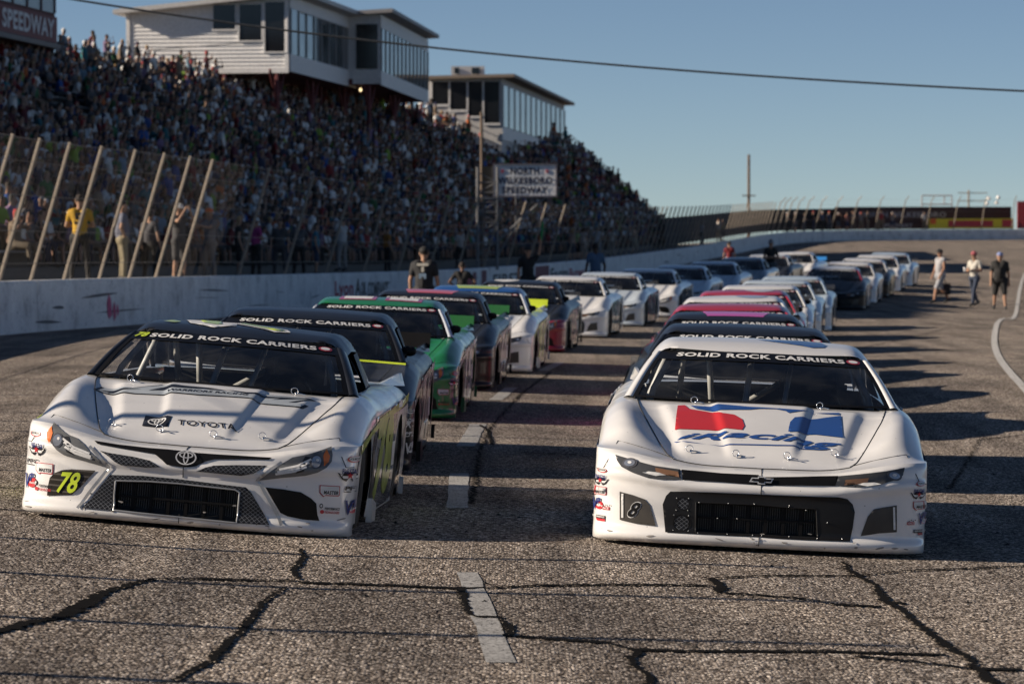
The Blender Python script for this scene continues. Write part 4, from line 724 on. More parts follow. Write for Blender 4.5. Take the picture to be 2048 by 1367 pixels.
for quad in (((912, 1146), (955, 1146), (1035, 1327), (975, 1327)), ((899, 947), (937, 947), (936, 1017), (893, 1017)), ((940, 848), (972, 848), (950, 893), (912, 893)), ((1010, 775), (1035, 775), (1005, 800), (978, 800)), ((1110, 725), (1130, 725), (1095, 742), (1072, 742))):
    c = [p2g(*q) for q in quad]; n = 10; A = [lerp(c[0], c[3], t) for t in np.linspace(0, 1, n)]; Bq = [lerp(c[1], c[2], t) for t in np.linspace(0, 1, n)]
    V = [(p[0] + random.uniform(-.008, .008), p[1], ground_z(*p) + .004) for p in A] + [(p[0] + random.uniform(-.008, .008), p[1], ground_z(*p) + .004) for p in Bq]
    add('lane_dash', mesh('lane_dash', V, [(i, i + 1, n + i + 1, n + i) for i in range(n - 1)], [LINE], None, False), trk)
edge_pts = [(5.0, 22), (5.4, 32)] + [p2g(*p) for p in ((2052, 785), (2010, 735), (1990, 700), (1988, 670), (1998, 640), (2015, 605), (2027, 575))] + [(22.5, 150), (28, 185), (38, 225), (55, 260)]
V, F = ribbon([tuple(p) for p in smooth_path(edge_pts, 3)], [.12], .012, .0, .4); add('edge_line', mesh('edge_line', V, F, [paint_line_mat(1.5)], None, False), trk)
mb = MB()                               # crumbs of tyre rubber scattered on the track
for k in range(170):
    y = 14.5 + 40 * random.random() ** 1.8; x = random.uniform(-.16, .16) * y; z = ground_z(x, y); r_ = random.uniform(.004, .013); a_ = random.uniform(0, 3.14)
    mb.put([(x + r_ * 1.8 * math.cos(a_), y + r_ * 1.8 * math.sin(a_), z), (x - r_ * math.sin(a_), y + r_ * math.cos(a_), z), (x - r_ * 1.8 * math.cos(a_), y - r_ * 1.8 * math.sin(a_), z), (x + r_ * math.sin(a_), y - r_ * math.cos(a_), z), (x, y, z + r_)], [(0, 1, 4), (1, 2, 4), (2, 3, 4), (3, 0, 4)])
tag(mb.build('rubber_crumbs', [flat((.012, .012, .012), .9)]), 'black crumbs of tyre rubber scattered over the asphalt', 'debris', kind='stuff')
# ---------------------------------------------------------------- outer wall
WP = [(-7.6, -2), (-8.3, 8), (-9.0, 20), (-9.7, 40), (-10.3, 58), (-10.2, 68), (-8.0, 80), (-5.3, 108), (-1.32, 140), (4.81, 186), (8.52, 210), (13.27, 240), (18.1, 270), (23.65, 300), (28.5, 311), (36.3, 318), (48.9, 325), (62, 322), (75, 310)]
WTOP = {-2: 1.08, 8: 1.1, 20: 1.12, 40: 1.1, 58: 1.09, 68: 1.09, 80: 1.10, 108: 1.04, 140: 1.04, 186: 1.40, 210: 1.76, 240: 2.25, 270: 2.88, 300: 3.60, 311: 3.85, 318: 4.0, 325: 4.1, 322: 4.1, 310: 4.1}
WALL = smooth_path([(x, y, WTOP[y]) for x, y in WP], 2)
WS = np.r_[0, np.cumsum(np.linalg.norm(np.diff(WALL[:, :2], axis=0), axis=1))]
def wall_at(s):
    p = np.array([np.interp(s, WS, WALL[:, k]) for k in range(3)]); q = np.array([np.interp(s + .5, WS, WALL[:, k]) for k in range(3)]); r_ = np.array([np.interp(s - .5, WS, WALL[:, k]) for k in range(3)])
    t = (q - r_)[:2]; t /= np.linalg.norm(t) + 1e-9; return p, t, np.array([-t[1], t[0]])      # normal points away from the track
def s_of_y(y): k = np.argmax(WALL[:, 1] > y); return float(np.interp(y, WALL[:k + 1, 1], WS[:k + 1]))
def concrete():
    m, nt, b = nmat('painted_concrete'); L = nt.links; tc = N(nt, 'ShaderNodeTexCoord')
    n1 = N(nt, 'ShaderNodeTexNoise', i_Scale=1.3, i_Detail=9.0, i_Roughness=.65); L.new(tc.outputs['Object'], n1.inputs['Vector']); r1 = ramp(nt, n1.outputs[0], [(.28, (.42, .42, .42)), (.46, (.70, .70, .70)), (.7, (.84, .84, .83))])
    n2 = N(nt, 'ShaderNodeTexNoise', i_Scale=12.0, i_Detail=6.0); L.new(tc.outputs['Object'], n2.inputs['Vector']); r2 = ramp(nt, n2.outputs[0], [(.30, (.45, .45, .45)), (.42, (1, 1, 1))])
    a = N(nt, 'ShaderNodeMix', data_type='RGBA', blend_type='MULTIPLY'); a.inputs[0].default_value = .8; L.new(r1.outputs[0], a.inputs[6]); L.new(r2.outputs[0], a.inputs[7]); L.new(a.outputs[2], b.inputs['Base Color']); b.inputs['Roughness'].default_value = .85
    bp = N(nt, 'ShaderNodeBump', i_Strength=.4, i_Distance=.01); L.new(n2.outputs[0], bp.inputs['Height']); L.new(bp.outputs[0], b.inputs['Normal']); return m
CONC = concrete(); rows = []
wall_root = empty('track_wall', (WALL[0][0], WALL[0][1], 0)); tag(wall_root, 'long white concrete wall along the outside of the track', 'wall')
seg_n = 0; s0 = 0.0; SEGL = 9.0
while s0 < WS[-1] - .5:
    s1 = min(s0 + SEGL - .03, WS[-1]); prof = []
    for s in np.linspace(s0, s1, 7):
        p, t, n = wall_at(s); zb = min(ground_z(p[0], p[1]), ground_z(p[0] - n[0] * .3, p[1] - n[1] * .3)) - .15; zt = p[2]
        o = lambda d, z: (p[0] + n[0] * d, p[1] + n[1] * d, z)
        prof.append([o(0, zb), o(0, zt - .03), o(.03, zt), o(.30, zt), o(.33, zt - .03), o(.33, zb)])
    mb = MB(); mb.grid(prof); mb.put(prof[0], [tuple(range(6))]); mb.put(prof[-1], [tuple(range(6))[::-1]]); ob = mb.build('wall_panel', [CONC], None); ob.parent = wall_root; ob.matrix_parent_inverse = Matrix.Translation(-wall_root.location); s0 += SEGL
def keep(o, par): o.parent = par; o.matrix_parent_inverse = Matrix.Translation(-Vector(par.location)); return o
def f_wall(s0, off):                     # (u along wall away from the camera, v height over base) on the track side
    def fn(u, v):
        out = []
        for a, b_ in zip(np.ravel(u), np.ravel(v)):
            p, t, n = wall_at(s0 + a); out.append((p[0] - n[0] * off, p[1] - n[1] * off, p[2] - 1.05 + b_))
        return np.array(out).T
    return fn
def wall_px(px):                         # wall arc length seen at photograph column px
    c = 1024 + F_PX * WALL[:, 0] / np.maximum(WALL[:, 1], 1); k = WALL[:, 1] > 50; kk = np.where(k)[0]; c = c[kk]; return float(np.interp(px, c, WS[kk]))
WRED = flat((.38, .04, .07), .7); WBLK = flat((.05, .055, .06), .7); WMAR = flat((.16, .03, .05), .7)
def wall_text(body, px0, px1, v0, v1, mat, bold=.03):
    a, b_ = wall_px(px0), wall_px(px1); V, F = text_quad(body, [(0, v0), (b_ - a, v0), (b_ - a, v1), (0, v1)], f_wall(a, .008), bold, 0, 1.0, (1, -.3, 0)); return keep(add('painted_lettering', mesh('painted_lettering', V, F, [mat], None, False)), wall_root)
wall_text('Lyon', 669, 705, .20, .80, WRED); wall_text('A', 709, 720, .30, .86, WBLK); wall_text('OIL', 721, 732, .30, .75, WBLK); wall_text('COMPANY', 735, 775, .22, .74, WBLK)
wall_text('FIRST', 985, 1040, .25, .75, WBLK); wall_text('Farm', 1100, 1135, .2, .8, WBLK); wall_text('Bureau', 1138, 1172, .2, .7, WRED)
def wall_patch(px0, px1, v0, v1, mat):
    a, b_ = wall_px(px0), wall_px(px1); V, F = patch([(0, v0), (b_ - a, v0), (b_ - a, v1), (0, v1)], [], .8, f_wall(a, .005), (1, -.3, 0)); return keep(add('painted_patch', mesh('painted_patch', V, F, [mat], None, False)), wall_root)
wall_patch(945, 952, .1, .9, WMAR); wall_patch(962, 972, .1, .95, WMAR); wall_patch(1070, 1097, .1, .95, WMAR); wall_patch(930, 944, .35, .8, WRED)
for px, v0, v1, wd in ((217, .15, .72, 5), (228, .1, .55, 3), (234, .2, .5, 3)):
    a = wall_px(px); pts = [(x, v) for x, v in ((0, v0), (.05 * wd, v0 + .1), (.03 * wd, v1 * .8), (.01, v1), (-.03 * wd, v1 * .7), (-.02 * wd, v0 + .12))]
    V, F = patch(pts, [], .2, f_wall(a, .006), (1, -.3, 0)); keep(add('pink_spray_mark', mesh('pink_spray_mark', V, F, [flat((.55, .12, .22), .8)], None, False)), wall_root)
for k in range(26):                     # tyre scuffs along the wall
    a = wall_px(random.uniform(5, 1500)); ln = random.uniform(1.0, 5.0); v0 = random.uniform(.12, .75); dv = random.uniform(-.08, .12); h_ = random.uniform(.01, .045)
    pts = [(u * ln, v0 + dv * u + h_ * math.sin(3.14 * u)) for u in np.linspace(0, 1, 7)] + [(u * ln, v0 + dv * u - h_ * .6 * math.sin(3.14 * u)) for u in np.linspace(1, 0, 7)[1:-1]]
    V, F = patch(pts, [], .5, f_wall(a, .004), (1, -.3, 0)); keep(add('tyre_scuff', mesh('tyre_scuff', V, F, [flat((.13, .13, .135), .8)], None, False)), wall_root)
wall_text('C  C', 1890, 1910, .35, .65, flat((.75, .75, .72), .7))
# ---------------------------------------------------------------- catch fence
STEEL = flat((.30, .255, .205), .6, .1); fence = empty('catch_fence', (WALL[0][0], WALL[0][1], 1)); tag(fence, 'tall catch fence of leaning steel posts and wire mesh on the wall', 'fence')
posts = []; s = 1.0
FH, FL = 2.85, .85
while s < WS[-1] - .5:
    p, t, n = wall_at(s); posts.append(s); far = p[1] > 180
    b_ = Vector((p[0] + n[0] * .18, p[1] + n[1] * .18, p[2] - .02)); k = 1.0 if p[1] < 290 else .95
    tp = b_ + Vector((-n[0] * FL * k, -n[1] * FL * k, FH * k))
    mb = MB(); 
    mb.tube([b_, tp], .045, 6)
    if p[1] > 292: mb.tube([tp, tp + Vector((-n[0] * .5, -n[1] * .5, .45))], .04, 5)
    keep(mb.build('post', [STEEL]), fence); s += 1.9 if p[1] < 34 else 2.5 if p[1] < 82 else 7.5 if p[1] < 172 else 2.5 if p[1] < 290 else 3.2
wb = MB()
def fence_pt(s, h): p, t, n = wall_at(s); return Vector((p[0] + n[0] * .18 - n[0] * FL * h / FH - n[0] * .05, p[1] + n[1] * .18 - n[1] * FL * h / FH - n[1] * .05, p[2] + h))
S0, S1 = s_of_y(5), s_of_y(296)
def wire(a, b_, r, m=0):
    a = Vector(a); b_ = Vector(b_); d = (b_ - a).normalized(); o = d.orthogonal().normalized(); q = d.cross(o); V = []
    for c in (a, b_):
        for k in range(3): g = 2.094 * k; V.append(tuple(c + (o * math.cos(g) + q * math.sin(g)) * r))
    wb.put(V, [(0, 1, 4, 3), (1, 2, 5, 4), (2, 0, 3, 5)], m)
s = S0
while s < S1:
    wire(fence_pt(s, .03), fence_pt(s, FH - .05), .0011); s += .24 if s < s_of_y(120) else .48
for hh in np.arange(.12, FH, .24):
    ss = np.arange(S0, S1, 6.0)
    for a, c in zip(ss[:-1], ss[1:]): wire(fence_pt(a, hh), fence_pt(c, hh), .0013)
wm = keep(wb.build('wire_mesh', [flat((.16, .135, .11), .7)]), fence); wm['kind'] = 'stuff'
for hh in (.35, 1.0, 1.7, 2.35, 2.78):
    mb = MB(); mb.tube([fence_pt(a, hh) for a in np.arange(S0, WS[-1] - 1, 5.0)], .006, 5); keep(mb.build('cable', [STEEL]), fence)
# ---------------------------------------------------------------- grandstand
def stand_rows(s):
    p, t, n = wall_at(s); f = np.array([p[0] + n[0] * 3.0, p[1] + n[1] * 3.0, p[2] - .05])
    d = (f[0] + 20.8 - .216 * (f[1] - 138)) / 1.0432
    return f, np.array([f[0] - d, f[1] + .2 * d, 9.55]), n
NR = 24
SS0, SS1 = s_of_y(44), s_of_y(252)
ALUM = flat((.30, .30, .31), .5, .2); DECKM = flat((.10, .095, .09), .85); MAROON = flat((.13, .025, .028), .7)
stand = empty('grandstand', (-20, 130, 0)); tag(stand, 'long sloping grandstand packed with spectators behind the wall', 'grandstand')
samp = np.linspace(SS0, SS1, 40); mb = MB(); prof = []
for s in samp:
    f, tpp, n = stand_rows(s); p, t, nn = wall_at(s); row = [(p[0] + nn[0] * .34, p[1] + nn[1] * .34, f[2] - .08), tuple(f + [0, 0, -.08])]
    for r in range(NR):
        a = f + (tpp - f) * (r / NR); b_ = f + (tpp - f) * ((r + 1) / NR); row += [(a[0], a[1], b_[2] - .08), (b_[0], b_[1], b_[2] - .08)]
    row.append((tpp[0] - .3, tpp[1] + .05, 8.0)); prof.append(row)
mb.grid(prof); keep(mb.build('seating_deck', [DECKM]), stand)
for r in range(NR):
    V = []; n_ = len(samp)
    for s in samp:
        f, tpp, n = stand_rows(s); a = f + (tpp - f) * ((r + .45) / NR); b_ = f + (tpp - f) * ((r + .75) / NR); z = (f + (tpp - f) * ((r + 1) / NR))[2] + .32
        V += [(a[0], a[1], z), (b_[0], b_[1], z), (b_[0], b_[1], z - .05), (a[0], a[1], z - .05)]
    F = []
    for i in range(n_ - 1):
        for k in range(4): F.append((i * 4 + k, i * 4 + (k + 1) % 4, (i + 1) * 4 + (k + 1) % 4, (i + 1) * 4 + k))
    keep(add('bench', mesh('bench', V, F, [ALUM], None, False)), stand)
mb = MB(); f, tpp, n = stand_rows(SS1)
mb.prism([tuple(f + [0, 0, -.4]), tuple(tpp + [0, 0, -.3]), (tpp[0], tpp[1], 1.5), (f[0], f[1], 1.0)], (.05, .25, 0)); keep(mb.build('end_wall', [MAROON]), stand)
mb = MB(); e0 = f + [.1, .4, 1.0]; e1 = tpp + [.1, .4, 1.05]; mb.tube([e0, e1], .03, 6); mb.tube([e0 - np.array([0, 0, .5]), e1 - np.array([0, 0, .5])], .025, 6)
for t in np.linspace(0, 1, 9): q = e0 + (e1 - e0) * t; mb.tube([q, q - np.array([0, 0, 1.1])], .025, 6)
keep(mb.build('end_railing', [STEEL]), stand)
for k, s in enumerate(np.linspace(SS0, SS1, 28)):
    mb = MB(); f, tpp, n = stand_rows(s); mb.tube([tpp + [-.2, 0, -.3], (tpp[0] - .2, tpp[1], -.5)], .12, 6); q = tpp + [-.2, 0, 1.0]; mb.tube([q, tpp + [-.2, 0, -.3]], .03, 5)
    keep(mb.build('support_column', [MAROON]), stand)
mb = MB(); mb.tube([stand_rows(s)[1] + [-.2, 0, 1.0] for s in samp], .03, 5); mb.tube([stand_rows(s)[1] + [-.2, 0, .55] for s in samp], .025, 5); keep(mb.build('top_railing', [MAROON]), stand)
# ---------------------------------------------------------------- suites above the stand
WHT = flat((.72, .71, .70), .6); WHS = flat((.76, .75, .74), .55); DKGL = flat((.012, .013, .015), .12); ROOFM = flat((.30, .29, .29), .6); EAVE = flat((.55, .54, .53), .6)
PANE = nmat('suite_glass'); PANE[2].inputs['Base Color'].default_value = (.05, .06, .065, 1); PANE[2].inputs['Roughness'].default_value = .06; PANE[2].inputs['Specular IOR Level'].default_value = .9; PANE[2].inputs['Metallic'].default_value = .35
_pn = N(PANE[1], 'ShaderNodeTexNoise', i_Scale=.9, i_Detail=3.0); _pt = N(PANE[1], 'ShaderNodeTexCoord'); PANE[1].links.new(_pt.outputs['Object'], _pn.inputs['Vector']); _pr = ramp(PANE[1], _pn.outputs[0], [(.35, (.03, .035, .04)), (.65, (.22, .24, .25))]); PANE[1].links.new(_pr.outputs[0], PANE[2].inputs['Base Color']); PANE = PANE[0]
class Face:
    """a vertical wall plane from P0 to P1 (2d), outward normal on the right hand side of P0->P1"""
    def __init__(s, P0, P1): s.a = np.array(P0, float); s.d = np.array(P1, float) - s.a; s.L = np.linalg.norm(s.d); s.d /= s.L; s.n = np.array([s.d[1], -s.d[0]])
    def pt(s, u, z, off=0.0): q = s.a + s.d * u + s.n * off; return (q[0], q[1], z)
    def slab(s, mb, u0, u1, z0, z1, o0, o1, m=0):
        mb.prism([s.pt(u0, z0, o0), s.pt(u1, z0, o0), s.pt(u1, z1, o0), s.pt(u0, z1, o0)], (s.n[0] * (o1 - o0), s.n[1] * (o1 - o0), 0), m)
def one(fc, name, par, mat, *a):
    mb = MB(); fc.slab(mb, *a); return keep(mb.build(name, [mat]), par)
def glazing(fc, par, n, u0, u1, z0, z1, framem, panem=None, tilt=None):
    w_ = (u1 - u0) / n
    for i in range(n): one(fc, 'window_pane', par, panem or PANE, u0 + i * w_ + .06, u0 + (i + 1) * w_ - .06, z0, z1, .02, .05)
    for i in range(n + 1): one(fc, 'mullion', par, framem, u0 + i * w_ - .05, u0 + i * w_ + .05, z0, z1, .02, .10)
def back(P, n, w): return (P[0] - n[0] * w, P[1] - n[1] * w)
def building(name, label, blocks): pass
# white suite: main block and projecting bay
P0, P1 = (-10.8, 165.0), (-8.37, 181.6); fm = Face(P0, P1); W = 8.08
st = empty('suite', (P0[0], P0[1], 0)); tag(st, 'white clapboard suite on stilts with black windows above the grandstand', 'building')
B0, B1 = back(P0, fm.n, W), back(P1, fm.n, W)
mb = MB(); mb.prism([(P0[0], P0[1], 10.5), (P1[0], P1[1], 10.5), (B1[0], B1[1], 10.35), (B0[0], B0[1], 10.35)], (0, 0, .3)); keep(mb.build('floor_frame', [MAROON]), st)
mb = MB(); mb.put([(P0[0], P0[1], 10.8), (P1[0], P1[1], 10.8), (B1[0], B1[1], 10.65), (B0[0], B0[1], 10.65), (P0[0], P0[1], 14.2), (P1[0], P1[1], 14.2), (B1[0], B1[1], 13.4), (B0[0], B0[1], 13.4)], [(0, 1, 5, 4), (1, 2, 6, 5), (2, 3, 7, 6), (3, 0, 4, 7), (4, 5, 6, 7)]); keep(mb.build('wall', [WHT]), st)
fe = Face(B0, P0)                                      # end wall toward the camera
mb = MB(); n_ = 22
for i in range(n_):
    z0 = 10.62 + i * .19; z1 = z0 + .19
    mb.put([fe.pt(0, z0, .08), fe.pt(fe.L, z0 + .0, .08), fe.pt(fe.L, z1, .015), fe.pt(0, z1, .015), fe.pt(0, z0, .0), fe.pt(fe.L, z0, .0)], [(0, 1, 2, 3), (0, 4, 5, 1)]) if z1 < 13.45 else None
keep(mb.build('siding', [WHS]), st)
one(fe, 'corner_board', st, WHT, 0, .18, 10.6, 13.4, .05, .12); one(fe, 'corner_board', st, WHT, fe.L - .2, fe.L, 10.6, 14.1, .05, .12); one(fe, 'skirt_board', st, WHT, 0, fe.L, 10.42, 10.68, .05, .13)
for u0, u1, z0, z1 in ((4.35, 5.45, 12.55, 13.75), (5.65, 6.75, 12.0, 13.75), (6.92, 7.98, 11.45, 13.85)):
    w_ = one(fe, 'window', st, DKGL, u0, u1, z0, z1, .06, .105)
    for q in ((u0 - .07, u0, z0 - .07, z1 + .07), (u1, u1 + .07, z0 - .07, z1 + .07), (u0, u1, z0 - .07, z0), (u0, u1, z1, z1 + .07)):
        f_ = one(fe, 'window_frame', st, WHT, *q, .06, .15)
one(fm, 'lower_wall', st, WHS, 0, fm.L, 10.5, 11.35, .02, .07); one(fm, 'upper_wall', st, WHS, 0, fm.L, 13.55, 14.15, .02, .07); glazing(fm, st, 9, .15, fm.L, 11.35, 13.55, flat((.25, .26, .27), .5))
Q0, Q1 = (-6.95, 179.3), (-5.0, 200.6); fb_ = Face(Q0, Q1); C0, C1 = back(Q0, fb_.n, 7), back(Q1, fb_.n, 7)
mb = MB(); mb.prism([(Q0[0], Q0[1], 10.6), (Q1[0], Q1[1], 10.6), (C1[0], C1[1], 10.5), (C0[0], C0[1], 10.5)], (0, 0, .3)); keep(mb.build('floor_frame', [MAROON]), st)
mb = MB(); mb.prism([(Q0[0], Q0[1], 10.9), (Q1[0], Q1[1], 10.9), (C1[0], C1[1], 10.8), (C0[0], C0[1], 10.8)], (0, 0, 3.4)); keep(mb.build('wall', [WHT]), st)
fb2 = Face(C0, Q0); one(fb2, 'window', st, DKGL, fb2.L - 1.25, fb2.L - .12, 11.4, 13.75, .03, .06)
for i in range(6): one(fb2, 'siding_board', st, WHS, fb2.L - 1.45, fb2.L, 10.62 + i * .12, 10.73 + i * .12, .0, .04 + .02 * (i % 2))
one(fb_, 'lower_wall', st, WHS, 0, fb_.L, 10.55, 11.3, .02, .07); one(fb_, 'upper_wall', st, WHS, 0, fb_.L, 13.55, 14.25, .02, .07); glazing(fb_, st, 12, .2, fb_.L - .1, 11.3, 13.55, flat((.25, .26, .27), .5))
def roof_slab(name, par, pts, th, mat):
    mb = MB(); mb.prism(pts, (0, 0, th)); return keep(mb.build(name, [mat]), par)
o = .7
roof_slab('roof', st, [(P0[0] + fm.n[0] * o - fm.d[0] * o, P0[1] - o * 1.0, 14.2), (P1[0] + fm.n[0] * o, P1[1], 14.2), (B1[0] - fm.n[0] * .5, B1[1], 13.3), (B0[0] - fm.n[0] * .5 - fm.d[0] * o, B0[1] - o, 13.3)], .22, EAVE)
roof_slab('roof', st, [(Q0[0] + fb_.n[0] * .7, Q0[1] - .8, 14.32), (Q1[0] + fb_.n[0] * .7, Q1[1] + .9, 14.42), (C1[0], C1[1] + .9, 14.0), (C0[0], C0[1] - .8, 13.9)], .2, ROOFM)
for q in (P0, P1, Q0, Q1, ((P0[0] + P1[0]) / 2, (P0[1] + P1[1]) / 2), ((Q0[0] + Q1[0]) / 2, (Q0[1] + Q1[1]) / 2)):
    for w_ in (.6, 3.2):
        mb = MB(); x, y = q[0] + fm.n[0] * -w_, q[1] - fm.n[1] * w_; mb.tube([(x, y, 10.5), (x, y, 0)], .12, 6); mb.tube([(x, y, 9.0), (x + fm.d[0] * 1.6, y + fm.d[1] * 1.6, 10.5)], .07, 6); mb.tube([(x, y, 9.0), (x - fm.d[0] * 1.6, y - fm.d[1] * 1.6, 10.5)], .07, 6)
        keep(mb.build('stilt', [MAROON]), st)
lm, nt, b = nmat('lit_bulb'); b.inputs['Emission Color'].default_value = (1, .75, .4, 1); b.inputs['Emission Strength'].default_value = 1.5
mb = MB(); mb.put(*capsule((-8.05, 181.0, 10.42), (-8.05, 181.0, 10.36), .06, .07, 8)); keep(mb.build('lamp_bulb', [lm], None, True), st)
# grey suite farther along
P0, P1 = (-.66, 215.0), (3.9, 254.0); fg = Face(P0, P1); B0, B1 = back(P0, fg.n, 4.65), back(P1, fg.n, 4.65)
st = empty('suite', (P0[0], P0[1], 0)); tag(st, 'grey suite with slanted row of dark windows at the far end of the grandstand', 'building')
GRW = flat((.50, .49, .48), .7)
mb = MB(); mb.prism([(P0[0], P0[1], 7.5), (P1[0], P1[1], 7.5), (B1[0], B1[1], 7.5), (B0[0], B0[1], 7.5)], (0, 0, 5.3)); keep(mb.build('wall', [GRW]), st)
fe = Face(B0, P0)
for i, (u0, u1, z0) in enumerate(((.25, 1.25, 11.15), (1.4, 2.4, 10.8), (2.55, 3.4, 10.4), (3.55, 4.5, 9.95))): one(fe, 'window', st, DKGL, u0, u1, z0, 12.55, .02, .05); one(fe, 'window_frame', st, WHT, u0 - .09, u0 - .01, z0 - .1, 12.6, .02, .09); one(fe, 'sill', st, WHT, u0 - .1, u1 + .08, z0 - .14, z0 - .02, .02, .11)
glazing(fg, st, 12, .3, fg.L - .3, 9.75, 12.35, GRW); one(fg, 'lower_wall', st, WHS, 0, fg.L, 8.9, 9.7, .02, .06)
roof_slab('roof', st, [(P0[0] + fg.n[0] * .8, P0[1] - .8, 12.8), (P1[0] + fg.n[0] * .8, P1[1] + 1, 12.8), (B1[0], B1[1] + 1, 12.7), (B0[0] - .3, B0[1] - .8, 12.7)], .2, flat((.25, .20, .16), .7))
mb = MB(); mb.box((-2.8, 216.5, 13.25), (2.1, 2, .6)); mb.box((-2.3, 215.45, 13.25), (.5, .06, .4), 1); mb.box((-3.5, 215.45, 13.25), (.3, .06, .4), 1); keep(mb.build('roof_unit', [WHT, DKGL]), st)
# maroon suite at the upper left
P0, P1 = (-26.75, 84.0), (-18.68, 139.2); fr_ = Face(P0, P1); B0, B1 = back(P0, fr_.n, 6), back(P1, fr_.n, 6)  # near end lengthened out of view to shade crowd and track
st = empty('suite', (P0[0], P0[1], 0)); tag(st, 'maroon suite with white SPEEDWAY lettering at the near end of the stand', 'building')
mb = MB(); mb.prism([(P0[0], P0[1], 10.0), (P1[0], P1[1], 10.0), (B1[0], B1[1], 10.0), (B0[0], B0[1], 10.0)], (0, 0, 4.0)); keep(mb.build('wall', [flat((.10, .02, .022), .7)]), st)
mb = MB(); U0, U1 = fr_.pt(0, 14.0, -.2), fr_.pt(28, 14.0, -.2); mb.prism([U0, U1, (B0[0] + (U1[0] - U0[0]), B0[1] + (U1[1] - U0[1]), 14.0), (B0[0], B0[1], 14.0)], (0, 0, 1.6)); keep(mb.build('unseen_shade_block', [flat((.10, .02, .022), .7)]), st)  # unseen block added on top to cast its shade across the track
one(fr_, 'sign_board', st, flat((.17, .025, .028), .6), 0, fr_.L, 10.25, 11.3, .02, .10); one(fr_, 'lower_ledge', st, flat((.22, .2, .19), .7), 0, fr_.L, 10.0, 10.2, .02, .25)
glazing(fr_, st, 28, .3, fr_.L - .2, 11.45, 13.6, flat((.09, .02, .02), .6), flat((.22, .26, .28), .25))
def f_facetext(fc, off): return lambda u, z: (fc.a[0] + fc.d[0] * np.asarray(u) + fc.n[0] * off, fc.a[1] + fc.d[1] * np.asarray(u) + fc.n[1] * off, np.asarray(z))
V, F = text_quad('NORTH WILKESBORO SPEEDWAY', [(fr_.L - 22.5, 10.42), (fr_.L - .5, 10.42), (fr_.L - .5, 11.18), (fr_.L - 22.5, 11.18)], f_facetext(fr_, .13), .03, 0, 3.0); keep(add('lettering', mesh('lettering', V, F, [flat((.72, .70, .70), .6)], None, False)), st)
for u in (4, 14, 24, 34, 44, 54.5):
    mb = MB(); x, y, _ = fr_.pt(u, 0, -.5); mb.tube([(x, y, 10), (x, y, 0)], .13, 6); mb.tube([(x, y, 9.2), (x + fr_.d[0] * 1.0, y + fr_.d[1], 10.0)], .08, 6); mb.tube([(x, y, 9.2), (x - fr_.d[0] * 1.0, y - fr_.d[1], 10.0)], .08, 6)
    keep(mb.build('stilt', [flat((.06, .02, .02), .7)]), st)
# small boards on the top rail between the suites
for (x, y, w_, h_, z, lab, c, txt) in ((-19.2, 165, .95, .95, 10.65, 'small white and red board on the top railing left of the white suite', (.55, .45, .42), 'RACE'), (-18.4, 166, .55, .80, 10.7, 'narrow tan board on the top railing beside the white suite', (.52, .42, .30), None), (-20.1, 164, .45, .5, 10.5, 'tiny white board on the top railing, leftmost of three', (.6, .58, .56), None)):
    r_ = empty('notice_board', (x, y, z - 1)); tag(r_, lab, 'sign'); mb = MB(); mb.box((x, y, z), (w_, .06, h_)); keep(mb.build('panel', [flat(c, .6)]), r_); mb = MB(); mb.tube([(x - w_ * .3, y + .05, z), (x - w_ * .3, y + .05, 8.6)], .03, 5); mb.tube([(x + w_ * .3, y + .05, z), (x + w_ * .3, y + .05, 8.6)], .03, 5); keep(mb.build('leg', [STEEL]), r_)
    if txt:
        for k, tx in enumerate(('EXIT', 'GATE')):
            pass
        mb = MB(); mb.box((x, y - .04, z - .18), (w_ * .7, .02, .3)); keep(mb.build('red_field', [flat((.4, .05, .06), .6)]), r_)
# ---------------------------------------------------------------- flag stand with the speedway sign
sg = empty('flag_stand', (-1.2, 143, 1)); tag(sg, 'white box sign reading NORTH WILKESBORO SPEEDWAY on a lattice tower', 'flag stand')
SX0, SX1, SZ0, SZ1, SY = -.80, 1.90, 4.05, 5.45, 143.0
mb = MB(); mb.box(((SX0 + SX1) / 2, SY + .55, (SZ0 + SZ1) / 2), (SX1 - SX0, 1.0, SZ1 - SZ0)); keep(mb.build('sign_box', [flat((.84, .84, .84), .5)]), sg)
for q in ((SX0, SX1, SZ1 - .06, SZ1), (SX0, SX1, SZ0, SZ0 + .06), (SX0, SX0 + .06, SZ0 + .06, SZ1 - .06), (SX1 - .06, SX1, SZ0 + .06, SZ1 - .06)):
    mb = MB(); mb.box(((q[0] + q[1]) / 2, SY + .03, (q[2] + q[3]) / 2), (q[1] - q[0], .06, q[3] - q[2])); keep(mb.build('sign_frame', [flat((.16, .15, .18), .5)]), sg)
for tx, x0, x1, z0, z1 in (('NORTH', -.06, 1.14, 4.99, 5.29), ('WILKESBORO', -.60, 1.70, 4.59, 4.89), ('SPEEDWAY', -.42, 1.52, 4.19, 4.49)):
    V, F = text_quad(tx, [(x0, z0), (x1, z0), (x1, z1), (x0, z1)], lambda u, v: (np.asarray(u), np.full(len(u), SY + .03), np.asarray(v)), .042, 0, 2.0); keep(add('lettering', mesh('lettering', V, F, [flat((.012, .02, .06), .5)], None, False)), sg)
for cx in (-.40, 1.48):
    star = [(cx + (.10 if i % 2 == 0 else .042) * math.sin(i * math.pi / 5), 5.13 + (.10 if i % 2 == 0 else .042) * math.cos(i * math.pi / 5)) for i in range(10)]; mb = MB(); mb.prism([(p[0], SY + .045, p[1]) for p in star], (0, -.02, 0)); keep(mb.build('star', [WRED]), sg)
LATT = flat((.20, .20, .205), .6, .2); mb = MB()
